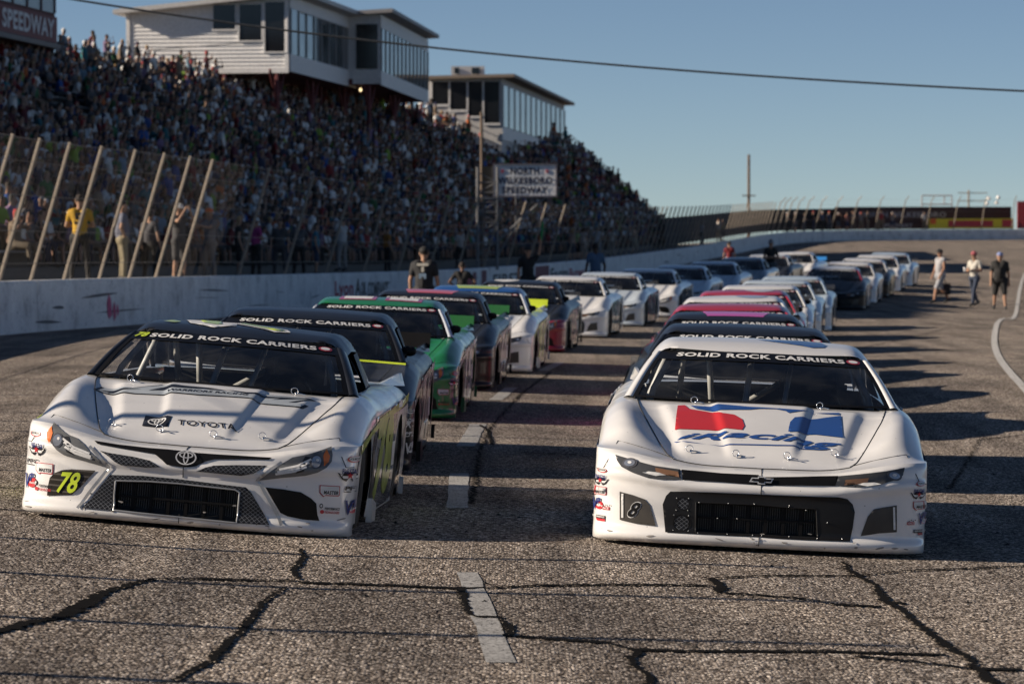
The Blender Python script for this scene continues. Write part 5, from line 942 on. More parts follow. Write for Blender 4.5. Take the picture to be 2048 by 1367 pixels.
for x, y in ((-1.45, 142.6), (-.62, 142.6), (-1.45, 144.4), (-.62, 144.4)): mb.tube([(x, y, 1.0), (x, y, 5.3)], .06, 6)
for k in range(9):
    z = 1.3 + k * .42; mb.tube([(-1.45, 142.6, z), (-.62, 142.6, z)], .03, 5); mb.tube([(-1.45, 144.4, z), (-.62, 144.4, z)], .03, 5)
    mb.tube([(-1.45, 142.6, z), (-.62, 142.6, z + .42)] if k % 2 else [(-.62, 142.6, z), (-1.45, 142.6, z + .42)], .025, 5)
mb.tube([(1.4, 143.2, 4.05), (-.6, 142.7, 2.2)], .05, 6); mb.tube([(.9, 144.2, 4.05), (-.6, 144.3, 1.6)], .05, 6); mb.tube([(.15, 143.0, 4.05), (.15, 143.0, 2.6)], .025, 5)
keep(mb.build('lattice_tower', [LATT]), sg)
mb = MB(); mb.box((-1.03, 143.5, 4.0), (.95, 1.9, .08)); keep(mb.build('platform', [LATT]), sg); mb = MB(); mb.box((-1.0, 143.6, 4.75), (.55, .9, 1.2)); keep(mb.build('open_side_shade', [flat((.01, .01, .012), .8)]), sg)  # near-black box stands in for shade inside the open side
# ---------------------------------------------------------------- poles, cable, far banners, lamps
WOOD = flat((.16, .12, .09), .9)
mb = MB(); mb.tube([(-1.32, 150, 0), (-1.32, 150, 4), (-1.35, 150, 7.9)], [.09, .08, .07], 8); o = mb.build('wooden_pole', [WOOD]); tag(o, 'brown wooden pole rising behind the flag stand', 'pole')
r_ = empty('utility_pole', (23.1, 332, 0)); tag(r_, 'dark utility pole standing beyond the turn', 'pole'); mb = MB(); mb.tube([(23.1, 332, 0), (23.1, 332, 11.4)], [.17, .13], 8); keep(mb.build('pole', [WOOD]), r_); mb = MB(); mb.box((23.1, 331.8, 10.6), (.2, .3, .6)); mb.box((23.1, 331.8, 7.4), (1.3, .12, .12)); keep(mb.build('fitting', [WOOD]), r_)
cb = [(px, y) for px, y in ((-200, -60), (230, 8), (430, 45), (860, 100), (1200, 128), (1600, 157), (2048, 183), (2600, 205))]; cv = np.array([((px - 1024) / 97.1, 70.0, CAM_H + (HOR - y) / 97.1) for px, y in cb]); tt = np.linspace(cb[0][0], cb[-1][0], 40); co = np.polyfit([c[0] for c in cb], cv[:, 2], 3)
mb = MB(); mb.tube([((x - 1024) / 97.1, 70.0, float(np.polyval(co, x))) for x in tt], .022, 6); tag(mb.build('overhead_cable', [BLKC := flat((.05, .055, .06), .6)], None, True), 'dark overhead cable sagging across the sky', 'cable')
mb = MB(); mb.tube([(-30, 150, 10.9), (-21.5, 152, 10.35), (-12, 160, 11.6)], .02, 5); tag(mb.build('overhead_cable', [BLKC], None, True), 'thin cable strung between the maroon and white suites', 'cable')
def far_banner(name, label, px0, px1, v0, v1, mat, off, txt=None, tcol=None, fields=()):
    a, b_ = wall_px(px0), wall_px(px1); r_ = empty(name, tuple(wall_at((a + b_) / 2)[0])); tag(r_, label, 'banner')
    fn = lambda o_: (lambda u, v: np.array([(lambda w_: (w_[0][0] + w_[2][0] * o_, w_[0][1] + w_[2][1] * o_, w_[0][2] + vv))(wall_at(a + uu)) for uu, vv in zip(np.ravel(u), np.ravel(v))]).T)
    V, F = patch([(0, v0), (b_ - a, v0), (b_ - a, v1), (0, v1)], [], 1.5, fn(off), (-.3, -1, 0)); mb = MB(); mb.put(V, F); V2, F2 = patch([(0, v0), (b_ - a, v0), (b_ - a, v1), (0, v1)], [], 1.5, fn(off + .04), (.3, 1, 0)); mb.put(V2, F2); keep(mb.build('panel', [mat]), r_)
    for tx, q0, q1, w0, w1, col in (txt or ()):
        u0, u1 = wall_px(q0) - a, wall_px(q1) - a; V, F = text_quad(tx, [(u0, w0), (u1, w0), (u1, w1), (u0, w1)], fn(off - .05), .03, 0, 2.0); keep(add('lettering', mesh('lettering', V, F, [col], None, False)), r_)
    for q0, q1, w0, w1, col in fields:
        u0, u1 = wall_px(q0) - a, wall_px(q1) - a; V, F = patch([(u0, w0), (u1, w0), (u1, w1), (u0, w1)], [], 1.5, fn(off - .03), (-.3, -1, 0)); keep(add('printed_field', mesh('printed_field', V, F, [col], None, False)), r_)
    return r_
DB = flat((.07, .04, .04), .9); GT = flat((.42, .39, .39), .9); YL = flat((.85, .66, .04), .7); RD2 = flat((.58, .06, .07), .7); OR = flat((.85, .15, .03), .7)
far_banner('dark_screen', 'long black screen on the fence around the turn', 1392, 1712, .05, 2.0, flat((.012, .012, .014), .9), 2.2)
far_banner('dark_screen', 'dark maroon banner with faded grey WILKESBORO lettering along the turn', 1702, 2034, .05, 2.15, DB, 1.9, txt=[('NORTH WILKESBORO', 1745, 1915, 1.15, 1.65, GT), ('SPEEDWAY', 1790, 1850, .15, .6, GT)])
far_banner('yellow_banner', 'yellow and red banner on the far fence', 1864, 2030, .05, 1.02, YL, .5, fields=[(1902, 1990, .22, .82, RD2), (2008, 2029, .2, .9, RD2), (1866, 1878, .5, 1.0, OR)])
mb = MB(); p_, t_, n_w = wall_at(wall_px(2042)); mb.box((p_[0] + .3, p_[1] + .6, p_[2] + 1.35), (1.2, .4, 2.6)); tag(mb.build('red_board', [flat((.25, .02, .03), .7)]), 'dark red board at the right edge of the far fence', 'sign')
r_ = empty('lamp_cluster', (46.2, 345, 2)); tag(r_, 'cluster of four white round lamps above the far fence', 'lamp')
mb = MB(); mb.tube([(46.3, 345, 0), (46.3, 345, 8.2)], .1, 6); mb.tube([(45.2, 345, 7.1), (48.2, 345, 7.1)], .05, 5); mb.tube([(45.2, 345, 7.9), (48.2, 345, 7.9)], .05, 5); keep(mb.build('pole', [STEEL]), r_)
for px, py in ((1977, 397), (1973, 407), (1996, 395), (1992.5, 405)):
    s = F_PX / 344.6; c = Vector(((px - 1024) / s, 344.6, CAM_H + (HOR - py) / s)); mb = MB(); mb.put(*capsule(c, c + Vector((0, .15, 0)), .2, .2, 12)); keep(mb.build('lamp_head', [flat((.85, .85, .82), .3)], None, True), r_)
r_ = empty('scoreboard_frame', (44, 350, 2)); tag(r_, 'white steel frame standing behind the far banners', 'frame'); s = F_PX / 350; mb = MB(); x0, x1 = (1843 - 1024) / s, (1903 - 1024) / s
z1 = CAM_H + (HOR - 391) / s
for a_, b_ in (((x0, z1), (x1, z1)), ((x0, z1), (x0, 2)), ((x1, z1), (x1, 2)), ((lerp((x0,), (x1,), .75)[0], z1), (lerp((x0,), (x1,), .75)[0], z1 - .9)), ((x0, z1 - .9), (x1, z1 - .9))): mb.tube([(a_[0], 350, a_[1]), (b_[0], 350, b_[1])], .07, 5)
keep(mb.build('bars', [flat((.42, .40, .40), .6)]), r_)
# ---------------------------------------------------------------- cars
WHITE = (.80, .79, .775); BLACK = (.012, .013, .016); LIME = (.55, .68, .03); NAVY = (.02, .06, .22)
BLK = flat((.008, .008, .009), .5, 0.0, .15); TRIM = flat((.012, .012, .013), .4, 0.0, .3); ALU = flat((.55, .56, .58), .3, 1.0); RUB = flat((.018, .018, .018), .75)
CAGE = flat((.52, .51, .48), .4); CHROME = flat((.75, .76, .78), .15, 1.0); DW = flat((.75, .75, .74), .35); DR = flat((.52, .03, .04), .35); DK = flat((.015, .015, .018), .35); DN = flat((.02, .035, .18), .35)
LGREY = flat((.42, .44, .46), .3); LENSD = flat((.10, .10, .11), .15); LENS = flat((.45, .47, .50), .08, .6); AMBER = flat((.75, .20, .05), .25); SILV = flat((.45, .46, .47), .3, .5)
FOGD = lattice((.030, .026, .022), (.10, .09, .08), 30, 0.0, 1.0, .14, .2, name='fog_print'); MESHD = lattice((.010, .011, .014), (.16, .17, .19), 34, 1.0, 1.25, .055, .4)
FIN = flat((.10, .10, .10), .4, .6); GREYGRAD = flat((.009, .009, .010), .42, 0.0, .35)
WSGLASS = glass((.82, .85, .86), .14, 'ws'); REARGLASS = glass((.7, .74, .76), .2, 'rear'); CLEAR = glass((.82, .86, .88), .35, 'clear')
BADGE = flat((.58, .59, .61), .25, .15); SEAM = flat((.03, .03, .03), .6)
HEADBASE_A = flat((.15, .155, .16), .15); HEADBASE_B = flat((.07, .072, .075), .12)
def side_print(c1, c2, c3, seed):
    key = ('sp', c1, c2, c3)
    if key in MATS: return MATS[key]
    m, nt, b = nmat('printed_wrap'); L = nt.links; tc = N(nt, 'ShaderNodeTexCoord'); mp = N(nt, 'ShaderNodeMapping'); mp.inputs['Scale'].default_value = (1, 1.3, 3.2); mp.inputs['Location'].default_value = (seed, seed * 2, 0)
    v = N(nt, 'ShaderNodeTexVoronoi', i_Scale=2.6); L.new(tc.outputs['Object'], mp.inputs[0]); L.new(mp.outputs[0], v.inputs['Vector'])
    sp = N(nt, 'ShaderNodeSeparateColor'); L.new(v.outputs['Color'], sp.inputs[0])
    r = ramp(nt, sp.outputs[0], [(0, c1), (.45, c1), (.46, c2), (.75, c2), (.76, c3), (1, c3)]); r.color_ramp.interpolation = 'CONSTANT'
    L.new(r.outputs[0], b.inputs['Base Color']); b.inputs['Roughness'].default_value = .3; b.inputs['Coat Weight'].default_value = 1.0; b.inputs['Coat Roughness'].default_value = .06
    MATS[key] = m; return m
def make_car(pos, yaw, roll, pitch, face, label, body=WHITE, hood=None, roof=None, side=None, panel=None, pillar=None, number='15', numc=LIME, spoiler=None, edge=None, hero=0, decalset=None, roofdeco=None, digits=None, lod=0, netted=False, nosec=None, swash=True):
    t = empty('race_car', pos); t.matrix_world = Matrix.Translation(pos) @ Matrix.Rotation(-yaw, 4, 'Z') @ Matrix.Rotation(roll, 4, 'Y') @ Matrix.Rotation(pitch, 4, 'X')
    tag(t, label, 'race car', 'race cars lined up two by two on the track')
    hood = hood or body; roof = roof or body; side = side or body; pillar = pillar or roof; nosec = nosec or body
    P = lambda key, name, mats, par=t: add(name, CM[key], par, mats)
    fa = P('fascia_' + face, 'front_fascia', [paint(nosec)]); P('radiator_' + face, 'radiator', [BLK, RUB, FIN], fa); P('rad_frame_' + face, 'grille_frame', [TRIM if face == 'B' else SILV], fa)
    if face == 'A':
        for s in 'rl':
            h = P('A_head_' + s, 'headlight', [HEADBASE_A]); P('A_lamp_' + s, 'lens', [DW, LENSD, LENS, AMBER, DK], h)
            P('A_mesh_' + s, 'grille', [MESHD], fa); P('A_fog_' + s, 'fog_panel', [FOGD if s == 'r' else FOGL], fa); P('A_trim_' + s, 'trim', [SILV], fa)
        P('A_upper', 'grille', [BLK], fa); P('A_lower', 'lower_grille', [MESHD], fa); P('A_badge', 'badge', [BADGE], fa)
    else:
        for s in 'rl':
            h = P('B_head_' + s, 'headlight', [HEADBASE_B]); P('B_lamp_' + s, 'lens', [DW, LENSD, LENS, flat((.26, .14, .08), .2), DK], h)
            g = P('B_fog_' + s, 'fog_panel', [FOGPLAIN], fa)
            if not lod: P('B_foglamp_' + s, 'fog_strip', [DW], fa)
        P('B_slit', 'grille', [BLK], fa); P('B_lower', 'lower_grille', [GREYGRAD], fa); P('B_badge', 'badge', [BADGE, BLK], fa)
        if not lod: P('B_ducts', 'brake_duct', [BLK, MESHD], fa); P('B_rivets', 'rivets', [ALU], fa)
    P('body_top', 'fenders', [paint(body)]); hd = P('hood', 'hood', [paint(hood)])
    if lod < 2: P('seams', 'panel_seam', [SEAM])
    for s in 'rl':
        sp = P('side_' + s, 'side_panel', [paint(side)])
        if panel: P('panel_' + s, 'door_wrap', [panel], sp)
        if lod < 2:
            P('num_%s_%s' % (number, s), 'number', [paint(numc)], sp)
            if swash: P('swash_' + s, 'side_stripe', [paint(numc), DK, DW], sp)
            P('skirt_' + s, 'side_skirt', [paint(body)], sp)
        P('apillar_' + s, 'windshield_pillar', [paint(pillar)]); P('cpillar_' + s, 'rear_pillar', [paint(pillar)]); q = P('quarter_' + s, 'quarter_window', [TRIM])
        if lod < 2: P('qtext_' + s, 'lettering', [DW], q); P('fin_' + s, 'rear_fin', [paint(body)])
    if lod == 1: P('mirror_l', 'mirror', [BLK])
    rf = P('roof', 'roof', [paint(roof)])
    if roofdeco: P(roofdeco[0], 'roof_number', roofdeco[1], rf)
    P('windshield', 'windshield', [WSGLASS]); bn = P('banner', 'windshield_banner', [flat((.007, .007, .008), .35, 0.0, .25)]); P('wsframe', 'windshield_frame', [BLK]); P('bannertext', 'lettering', [DW], bn); P('bannerbadge', 'badge', [flat((.45, .06, .10), .4), DW], bn)
    P('rear_window', 'rear_window', [REARGLASS]); P('tail', 'tail_panel', [paint(body)])
    sb = P('spoiler', 'rear_spoiler', [spoiler or CLEAR]); 
    if edge: P('spoiler_edge', 'spoiler_edge', [edge], sb)
    P('tub', 'cockpit', [flat((.02, .02, .022), .7)]); P('seat', 'seat', [flat((.015, .015, .016), .8)]); P('cage', 'roll_cage', [CAGE])
    if lod < 2: P('steering', 'steering_wheel', [BLK])
    for sx in (-1, 1):
        for y in (1.0, 3.62):
            w = empty('wheel'); w.parent = t; w.location = (sx * .82, y, .342); P('tyre', 'tyre', [RUB], w); P('rim', 'rim', [flat((.05, .05, .05), .4)], w)
    if not lod:
        for p in DATA[face + '_pins'][:6]:
            x, y = p; z = float(body_top(x, min(y, 1.26))); o = P('pin', 'hood_pin', [CHROME], hd); o.location = (x, min(y, 1.26), z + .002); o.rotation_euler = (0, 0, random.uniform(-.5, .5))
    if not lod:                          # scuffs and chips along the lip
        rs = random.Random(len(label)); mb = MB()
        for _ in range(20):
            x = rs.uniform(-.95, .95); z = rs.choice([rs.uniform(.046, .095), rs.uniform(.05, .09), rs.uniform(.10, .18)]); w_ = rs.uniform(.004, .028); h_ = rs.uniform(.002, .006); tl = rs.uniform(-.8, .8)
            mb.put(*patch([(max(-.97, min(.97, x + w_ * math.cos(a_) - h_ * math.sin(a_) * tl)), max(.034, z + h_ * math.sin(a_) * rs.uniform(.5, 1.3) + w_ * math.cos(a_) * tl * .4)) for a_ in np.linspace(0, 6.28, 8)[:-1]], [], .03, f_face(.0035), FR))
        mb.build('lip_scuffs', [flat((.32, .30, .28), .8)], fa)['kind'] = 'stuff'
    if decalset:
        sizes = dict(nas=.085, five=.125, pfc=.09, qm=.115, vp=.105, perf=.115, perfb=.10, chk=.075)
        for k, v in DATA[face + '_stick'].items():
            kind, s = k.split('_'); kk = 'perfb' if (kind == 'perf' and face == 'B') else kind; key = (k, face)
            if key not in DECM: DECM[key] = decal_mesh(kk, v[0][0], v[0][1], sizes[kk] * (.80 if face == 'B' else 1), f_face, FR)
            add('sponsor_decal', DECM[key], fa, decalset)
    return t, fa, hd, rf, bn
FOGL = flat((.016, .014, .012), .35, 0.0, .15)
FOGPLAIN = flat((.075, .07, .065), .22, 0.0, .3)
DECW = [DW, DR, DK, DN]; DECB = [flat((.02, .02, .022), .4), DW, DW, DW]
def drop(px, py): pass
LIMEP = paint(LIME)
# hero cars
t, fa, hd, rf, bn = make_car(POSE_A[:3], POSE_A[3], POSE_A[4], POSE_A[5], 'A', 'white race car with black roof and lime number 78 leading the left row', WHITE, roof=BLACK, pillar=BLACK, panel=side_print((.03, .03, .03), (.30, .30, .31), (.62, .62, .62), 3.1), number='78', numc=LIME, edge=LIMEP, decalset=DECW, roofdeco=('A_roofmark', [LIMEP, DW]))
add('number', CM['A_num'], fa, [DK, LIMEP]); add('hood_logo', CM['A_hoodbadge'], hd, [DK, DW]); add('hood_lettering', CM['A_toyota'], hd, [DK]); add('hood_graphic', CM['A_swoosh'], hd, [DK, flat((.40, .44, .48), .4), DK]); add('number', CM['banner78'], bn, [LIMEP])
t, fa, hd, rf, bn = make_car(POSE_B[:3], POSE_B[3], POSE_B[4], POSE_B[5], 'B', 'white race car with red and blue hood logo and number 8 leading the right row', WHITE, panel=side_print(WHITE, (.05, .16, .42), (.5, .5, .5), 1.3), number='8', numc=(.04, .14, .40), decalset=DECW, spoiler=glass((.6, .65, .68), .9, 'sp2'), roofdeco=('B_roofmark', [paint((.03, .09, .26))]))
add('number', CM['B_num'], fa, [DW, BLK]); add('hood_logo', CM['B_logo'], hd, [paint((.60, .025, .02)), paint((.02, .08, .30))])
# the rest of the two rows
LY = [20, 25.9, 34.8, 42.3, 48.6, 58.4, 68.2, 77.2, 86, 94, 102, 109.5, 116.5, 123.5]; LX = [-1.9, -1.78, -1.58, -1.25, -.72, -.1, .82, 1.95, 3.1, 4.35, 5.95, 7.15, 8.5, 9.9]
RY = [20, 26.0, 33.2, 38.9, 44.7, 50.6, 59, 67.5, 75.5, 97, 104, 111, 118, 125]; RX = [1.45, 1.78, 2.15, 2.48, 2.88, 3.4, 4.2, 5.2, 6.2, 9.0, 10.1, 11.3, 12.5, 13.7]
LP = np.polyfit(LY, LX, 3); RP = np.polyfit(RY, RX, 3)
RED = (.42, .02, .04); GREEN = (.012, .20, .055); SHADE_WHITE = (.55, .62, .68); PINK = (.62, .10, .42)  # the pale silver blue is white paint with shade mixed into it
W2 = side_print((.012, .012, .014), (.10, .10, .105), (.45, .45, .45), 5.0); W3 = side_print((.04, .06, .05), (.35, .37, .34), (.60, .62, .58), 8.0); W4 = side_print((.015, .012, .014), (.14, .12, .13), (.40, .36, .36), 2.0); W5 = side_print((.35, .5, .03), (.03, .06, .18), (.6, .6, .6), 6.0); W6 = side_print((.02, .012, .016), (.16, .14, .15), (.35, .04, .08), 9.0); W7 = side_print(WHITE, (.03, .28, .28), (.4, .42, .42), 4.0); W8 = side_print((.03, .03, .04), (.45, .04, .06), (.4, .42, .45), 7.0)
REST_L = [
 dict(face='A', label='black race car right behind the white car with black roof', body=BLACK, panel=W2, number='24', numc=(.4, .35, .3), decalset=DECB, spoiler=BLK),
 dict(face='A', label='green race car with white pillars and white roof numbers, third in the left row', body=GREEN, roof=GREEN, pillar=(.62, .66, .72), panel=W3, number='15', numc=(.7, .7, .7), decalset=DECW, roofdeco=('roof_digits', [paint((.45, .04, .12)), DW]), spoiler=paint((.02, .14, .03))),
 dict(face='B', label='black race car with coral pink roof number behind the green car', body=BLACK, panel=W4, number='44', numc=(.5, .45, .48), roofdeco=('roof_stripe', [paint((.70, .12, .14))]), spoiler=paint((.02, .14, .03))),
 dict(face='B', label='white race car with blue and lime roof and lime spoiler, number 91', body=WHITE, roof=(.012, .09, .32), pillar=(.6, .63, .68), panel=W5, number='91', numc=LIME, spoiler=LIMEP, roofdeco=('roof_stripe', [LIMEP]), hood=(.70, .72, .74)),
 dict(face='A', label='black race car with a red nose stripe, sixth in the left row', body=BLACK, nosec=(.30, .01, .03), panel=W6, number='15', numc=(.5, .1, .15), roofdeco=('roof_digit_0', [DW])),
 dict(face='B', label='white race car with teal door wrap, seventh in the left row', body=WHITE, panel=W7, number='24', numc=(.02, .32, .32)),
 dict(face='B', label='pale silver blue race car with black and red doors, eighth in the left row', body=SHADE_WHITE, panel=W8, number='03', numc=(.45, .03, .04)),  # white car, the cool tone of shade is put into its paint
 dict(face='A', label='white race car with a dark door wrap, ninth in the left row', body=WHITE, panel=W2, number='15', numc=(.05, .05, .05)),
 dict(face='B', label='pale blue race car, tenth in the left row', body=(.50, .62, .70), number='8', numc=NAVY),  # bluish body colour imitates shade on a white car
 dict(face='A', label='pale blue grey race car with wide dark windshield, eleventh in the left row', body=(.44, .54, .62), number='15', numc=NAVY),  # blue grey paint carries the shade lying on a white car
 dict(face='A', label='dark blue grey race car, twelfth in the left row', body=(.10, .16, .20), number='15', numc=(.4, .4, .4)),
 dict(face='B', label='black race car beside the person in the helmet, thirteenth in the left row', body=BLACK, roof=(.5, .52, .55), pillar=(.5, .52, .55), number='15', numc=(.4, .4, .4)),
 dict(face='B', label='white race car with blue spoiler at the back end of the left row', body=WHITE, number='15', numc=NAVY, spoiler=paint((.02, .20, .55)))]
REST_R = [
 dict(face='A', label='glossy black race car hidden behind the white car number 8', body=BLACK, number='15', numc=(.4, .4, .4), panel=W2),
 dict(face='B', label='black race car with a pink roof number and pink nose, third in the right row', body=BLACK, nosec=(.55, .08, .22), number='44', numc=PINK, roofdeco=('roof_stripe', [paint(PINK)]), panel=W6),
 dict(face='A', label='red race car with white lower nose, fourth in the right row', body=RED, nosec=WHITE, number='24', numc=(.7, .7, .7), panel=W8),
 dict(face='B', label='white race car between the two red cars of the right row', body=WHITE, number='03', numc=NAVY, roofdeco=('roof_digit_1', [paint((.35, .42, .55))])),
 dict(face='A', label='red race car with a white fleck on its roof, sixth in the right row', body=RED, number='44', numc=(.7, .7, .7), roofdeco=('roof_digit_1', [paint((.6, .55, .58))])),
 dict(face='A', label='white race car right behind the rear red car of the right row', body=WHITE, number='8', numc=NAVY, panel=W7),
 dict(face='B', label='pale blue white race car, eighth in the right row', body=(.56, .64, .70), number='15', numc=(.3, .2, .1), panel=side_print(WHITE, (.30, .20, .12), (.5, .5, .5), 3.3)),  # white body tinted blue to look shaded
 dict(face='A', label='pale blue race car with a red roof fleck, ninth in the right row', body=(.50, .60, .68), number='24', numc=(.35, .25, .12), panel=side_print((.6, .6, .6), (.30, .22, .12), (.1, .1, .1), 4.7)),  # shade on white bodywork painted in as pale blue
 dict(face='B', label='black race car with red pillar and white flank after the gap in the right row', body=BLACK, roof=(.5, .54, .6), pillar=(.30, .02, .04), number='15', numc=(.5, .5, .5), side=(.6, .6, .6)),
 dict(face='A', label='white race car behind the black car after the gap, right row', body=WHITE, number='15', numc=NAVY),
 dict(face='B', label='black race car with gold and white flank, third from the back of the right row', body=BLACK, roof=WHITE, side=(.5, .35, .12), number='15', numc=(.6, .6, .6)),
 dict(face='A', label='white race car second from the back of the right row', body=WHITE, number='15', numc=NAVY),
 dict(face='A', label='pale blue race car at the back end of the right row', body=(.50, .60, .70), side=WHITE, number='15', numc=NAVY)]
for Ys, pol, rest, rl in ((LY, LP, REST_L, math.radians(3.4)), (RY, RP, REST_R, math.radians(2.4))):
    for i, spec in enumerate(rest):
        y = Ys[i + 1]; x = float(np.polyval(pol, y)); 
        if i < 5: x = (LX if rest is REST_L else RX)[i + 1]
        sl = float(np.polyval(np.polyder(pol), y + 2.4)); k = dict(spec); lod = 1 if y < 62 else 2
        zf, zb = ground_z(x, y), ground_z(x + sl * 4.6, y + 4.6); zl, zr = ground_z(x - .9, y + 2.4), ground_z(x + .9, y + 2.4)
        make_car((x, y, zf), math.atan(sl), math.atan2(zl - zr, 1.8), math.atan2(zb - zf, 4.6), k.pop('face'), k.pop('label'), lod=lod, **k)
# ---------------------------------------------------------------- people
CLOTH = vcol_mat('clothing')
SHIRTS = [('black', (.012, .012, .013), 20), ('white', (.72, .72, .70), 17), ('grey', (.16, .16, .17), 12), ('navy', (.015, .025, .08), 11), ('red', (.32, .02, .025), 7), ('teal', (.02, .20, .24), 6), ('green', (.02, .16, .05), 6), ('royal blue', (.02, .09, .36), 6), ('pale blue', (.22, .36, .48), 6), ('orange', (.60, .14, .02), 3), ('lime', (.28, .48, .05), 3), ('lilac', (.30, .20, .36), 3), ('tan', (.30, .22, .15), 5), ('maroon', (.12, .015, .03), 4)]
PANTS = [(.03, .04, .09), (.02, .02, .022), (.25, .20, .14), (.10, .11, .13)]; HEADS = [('dark hair', (.025, .016, .012), 30), ('white cap', (.78, .78, .76), 22), ('black cap', (.015, .015, .016), 18), ('red cap', (.38, .03, .03), 6), ('blonde hair', (.38, .26, .12), 10), ('navy cap', (.02, .03, .10), 8), ('grey hair', (.30, .29, .28), 8)]
SKIN = [(.50, .30, .21), (.44, .25, .17), (.55, .35, .26), (.22, .12, .08), (.48, .26, .18)]
def pick(L): w_ = [x[-1] for x in L]; return random.choices(L, w_)[0]
def proj_px(x, y, z): return 1024 + F_PX * x / y, HOR - F_PX * (z - CAM_H) / y
cand = []
for r in range(NR):
    s = SS0 + random.random()
    while s < SS1 - .5:
        f, tpp, n = stand_rows(s); q = f + (tpp - f) * ((r + .55) / NR); z = (f + (tpp - f) * ((r + 1) / NR))[2] + .33; px, py = proj_px(q[0], q[1], z)
        dens = .86
        if 70 < px < 175 and 185 < py < 262: dens = .12
        if (s - SS0) % 17.0 < 1.15: dens = .02
        if random.random() < dens and -40 < px < 2080 and not (r % 2 and q[1] > 205): cand.append((q[1], r, s, q[0], q[1], z, n, px))
        s += random.uniform(.52, .72) * (1 if q[1] < 150 else 1.12)
cand.sort(key=lambda c: c[0])
def person_cols():
    sh = pick(SHIRTS); hd = pick(HEADS); j = random.uniform(.8, 1.2); return sh, hd, dict(shirt=tuple(min(.8, c * j * (1.0 if sh[0] == 'white' else .68)) for c in sh[1]), pants=tuple(c * .55 for c in random.choice(PANTS)), skin=tuple(c * .62 for c in random.choice(SKIN)), hair=hd[1])
ORD = lambda k: '%d%s' % (k, 'th' if 10 <= k % 100 <= 20 else {1: 'st', 2: 'nd', 3: 'rd'}.get(k % 10, 'th'))
near = cand[:270]; rest = cand[270:]
rowcount = {}
for c in sorted(near, key=lambda c: (c[1], c[7])):
    rowcount[c[1]] = rowcount.get(c[1], 0) + 1; k = rowcount[c[1]]
    sh, hdd, cols = person_cols(); up_ = random.random() < .10
    V, T, g = random.choice(STANDS) if up_ else random.choice(SEATS); me = colour_mesh('spectator', V, T, g, cols, CLOTH); o = add('spectator', me); n = c[6]
    o.location = (c[3], c[4], c[5] - (.40 if up_ else 0)); o.rotation_euler = (0, 0, math.atan2(-n[0], n[1]) + random.uniform(-.5, .35)); sc_ = random.uniform(.98, 1.16); o.scale = (sc_,) * 3
    tag(o, '%s spectator in %s with %s, %s row above fence, %s from left' % ('standing' if up_ else 'seated', sh[0], hdd[0], ORD(c[1] + 1), ORD(k)), 'spectator', 'spectators in the lower near end of the grandstand')
VV = []; TT = []; CC = []; base = 0; names6 = ['shirt', 'pants', 'skin', 'hair', 'shoe', 'eye']
for c in rest:
    sh, hdd, cols = person_cols(); up_ = random.random() < (.30 if c[1] > NR - 4 else .05); V, T, g = random.choice(STANDS) if up_ else random.choice(SEATS); n = c[6]; a = math.atan2(-n[0], n[1]) + random.uniform(-.5, .35); ca, sa = math.cos(a), math.sin(a); sc_ = random.uniform(.98, 1.16)
    W_ = np.c_[V[:, 0] * ca - V[:, 1] * sa, V[:, 0] * sa + V[:, 1] * ca, V[:, 2]] * sc_ + (c[3], c[4], c[5] - (.40 if up_ else 0)); VV.append(W_); TT.append(T + base); base += len(V)
    lut = np.array([(*cols.get(k, PAL.get(k, (.1, .1, .1))), 1.0) for k in names6], np.float32); CC.append(lut[g])
VV = np.vstack(VV); TT = np.vstack(TT); CC = np.vstack(CC)
me = bpy.data.meshes.new('crowd'); me.vertices.add(len(VV)); me.vertices.foreach_set('co', VV.astype(np.float32).ravel()); me.loops.add(len(TT) * 3); me.loops.foreach_set('vertex_index', TT.astype(np.int32).ravel()); me.polygons.add(len(TT)); me.polygons.foreach_set('loop_start', np.arange(0, len(TT) * 3, 3, dtype=np.int32)); me.polygons.foreach_set('loop_total', np.full(len(TT), 3, np.int32)); me.update(calc_edges=True)
a = me.color_attributes.new('Col', 'FLOAT_COLOR', 'CORNER'); a.data.foreach_set('color', np.repeat(CC, 3, axis=0).ravel()); me.materials.append(CLOTH)
tag(add('crowd', me), 'dense crowd filling the upper and far grandstand', 'crowd', kind='stuff')
print('spectators', len(near), 'crowd', len(rest), 'tris', len(TT))
CAPC = {}
def person(fig, loc, heading, cols, label, cat='person', cap=None, bill=True, scale=1.0, group=None, z=None):
    V, T, g, h_, u_, f_, ps = FIG[fig]; key = (fig, tuple(sorted(cols.items()))); me = colour_mesh('person', V, T, g, cols, CLOTH)
    o = add('person', me); o.location = (loc[0], loc[1], ground_z(*loc[:2]) if z is None else z); o.rotation_euler = (0, 0, heading); o.scale = (scale,) * 3; tag(o, label, cat, group)
    if cap: add('cap', cap_mesh(h_, u_, f_, flat(cap, .8), flat(cap, .8), bill), o)
    return o
SK = (.46, .27, .18)
C_ = lambda sh, pa, sk=SK, hr=(.025, .016, .012), so=(.05, .05, .05): dict(shirt=sh, pants=pa, skin=sk, hair=hr, shoe=so)
FWD = math.pi                       # heading 0 faces the camera; pi faces away
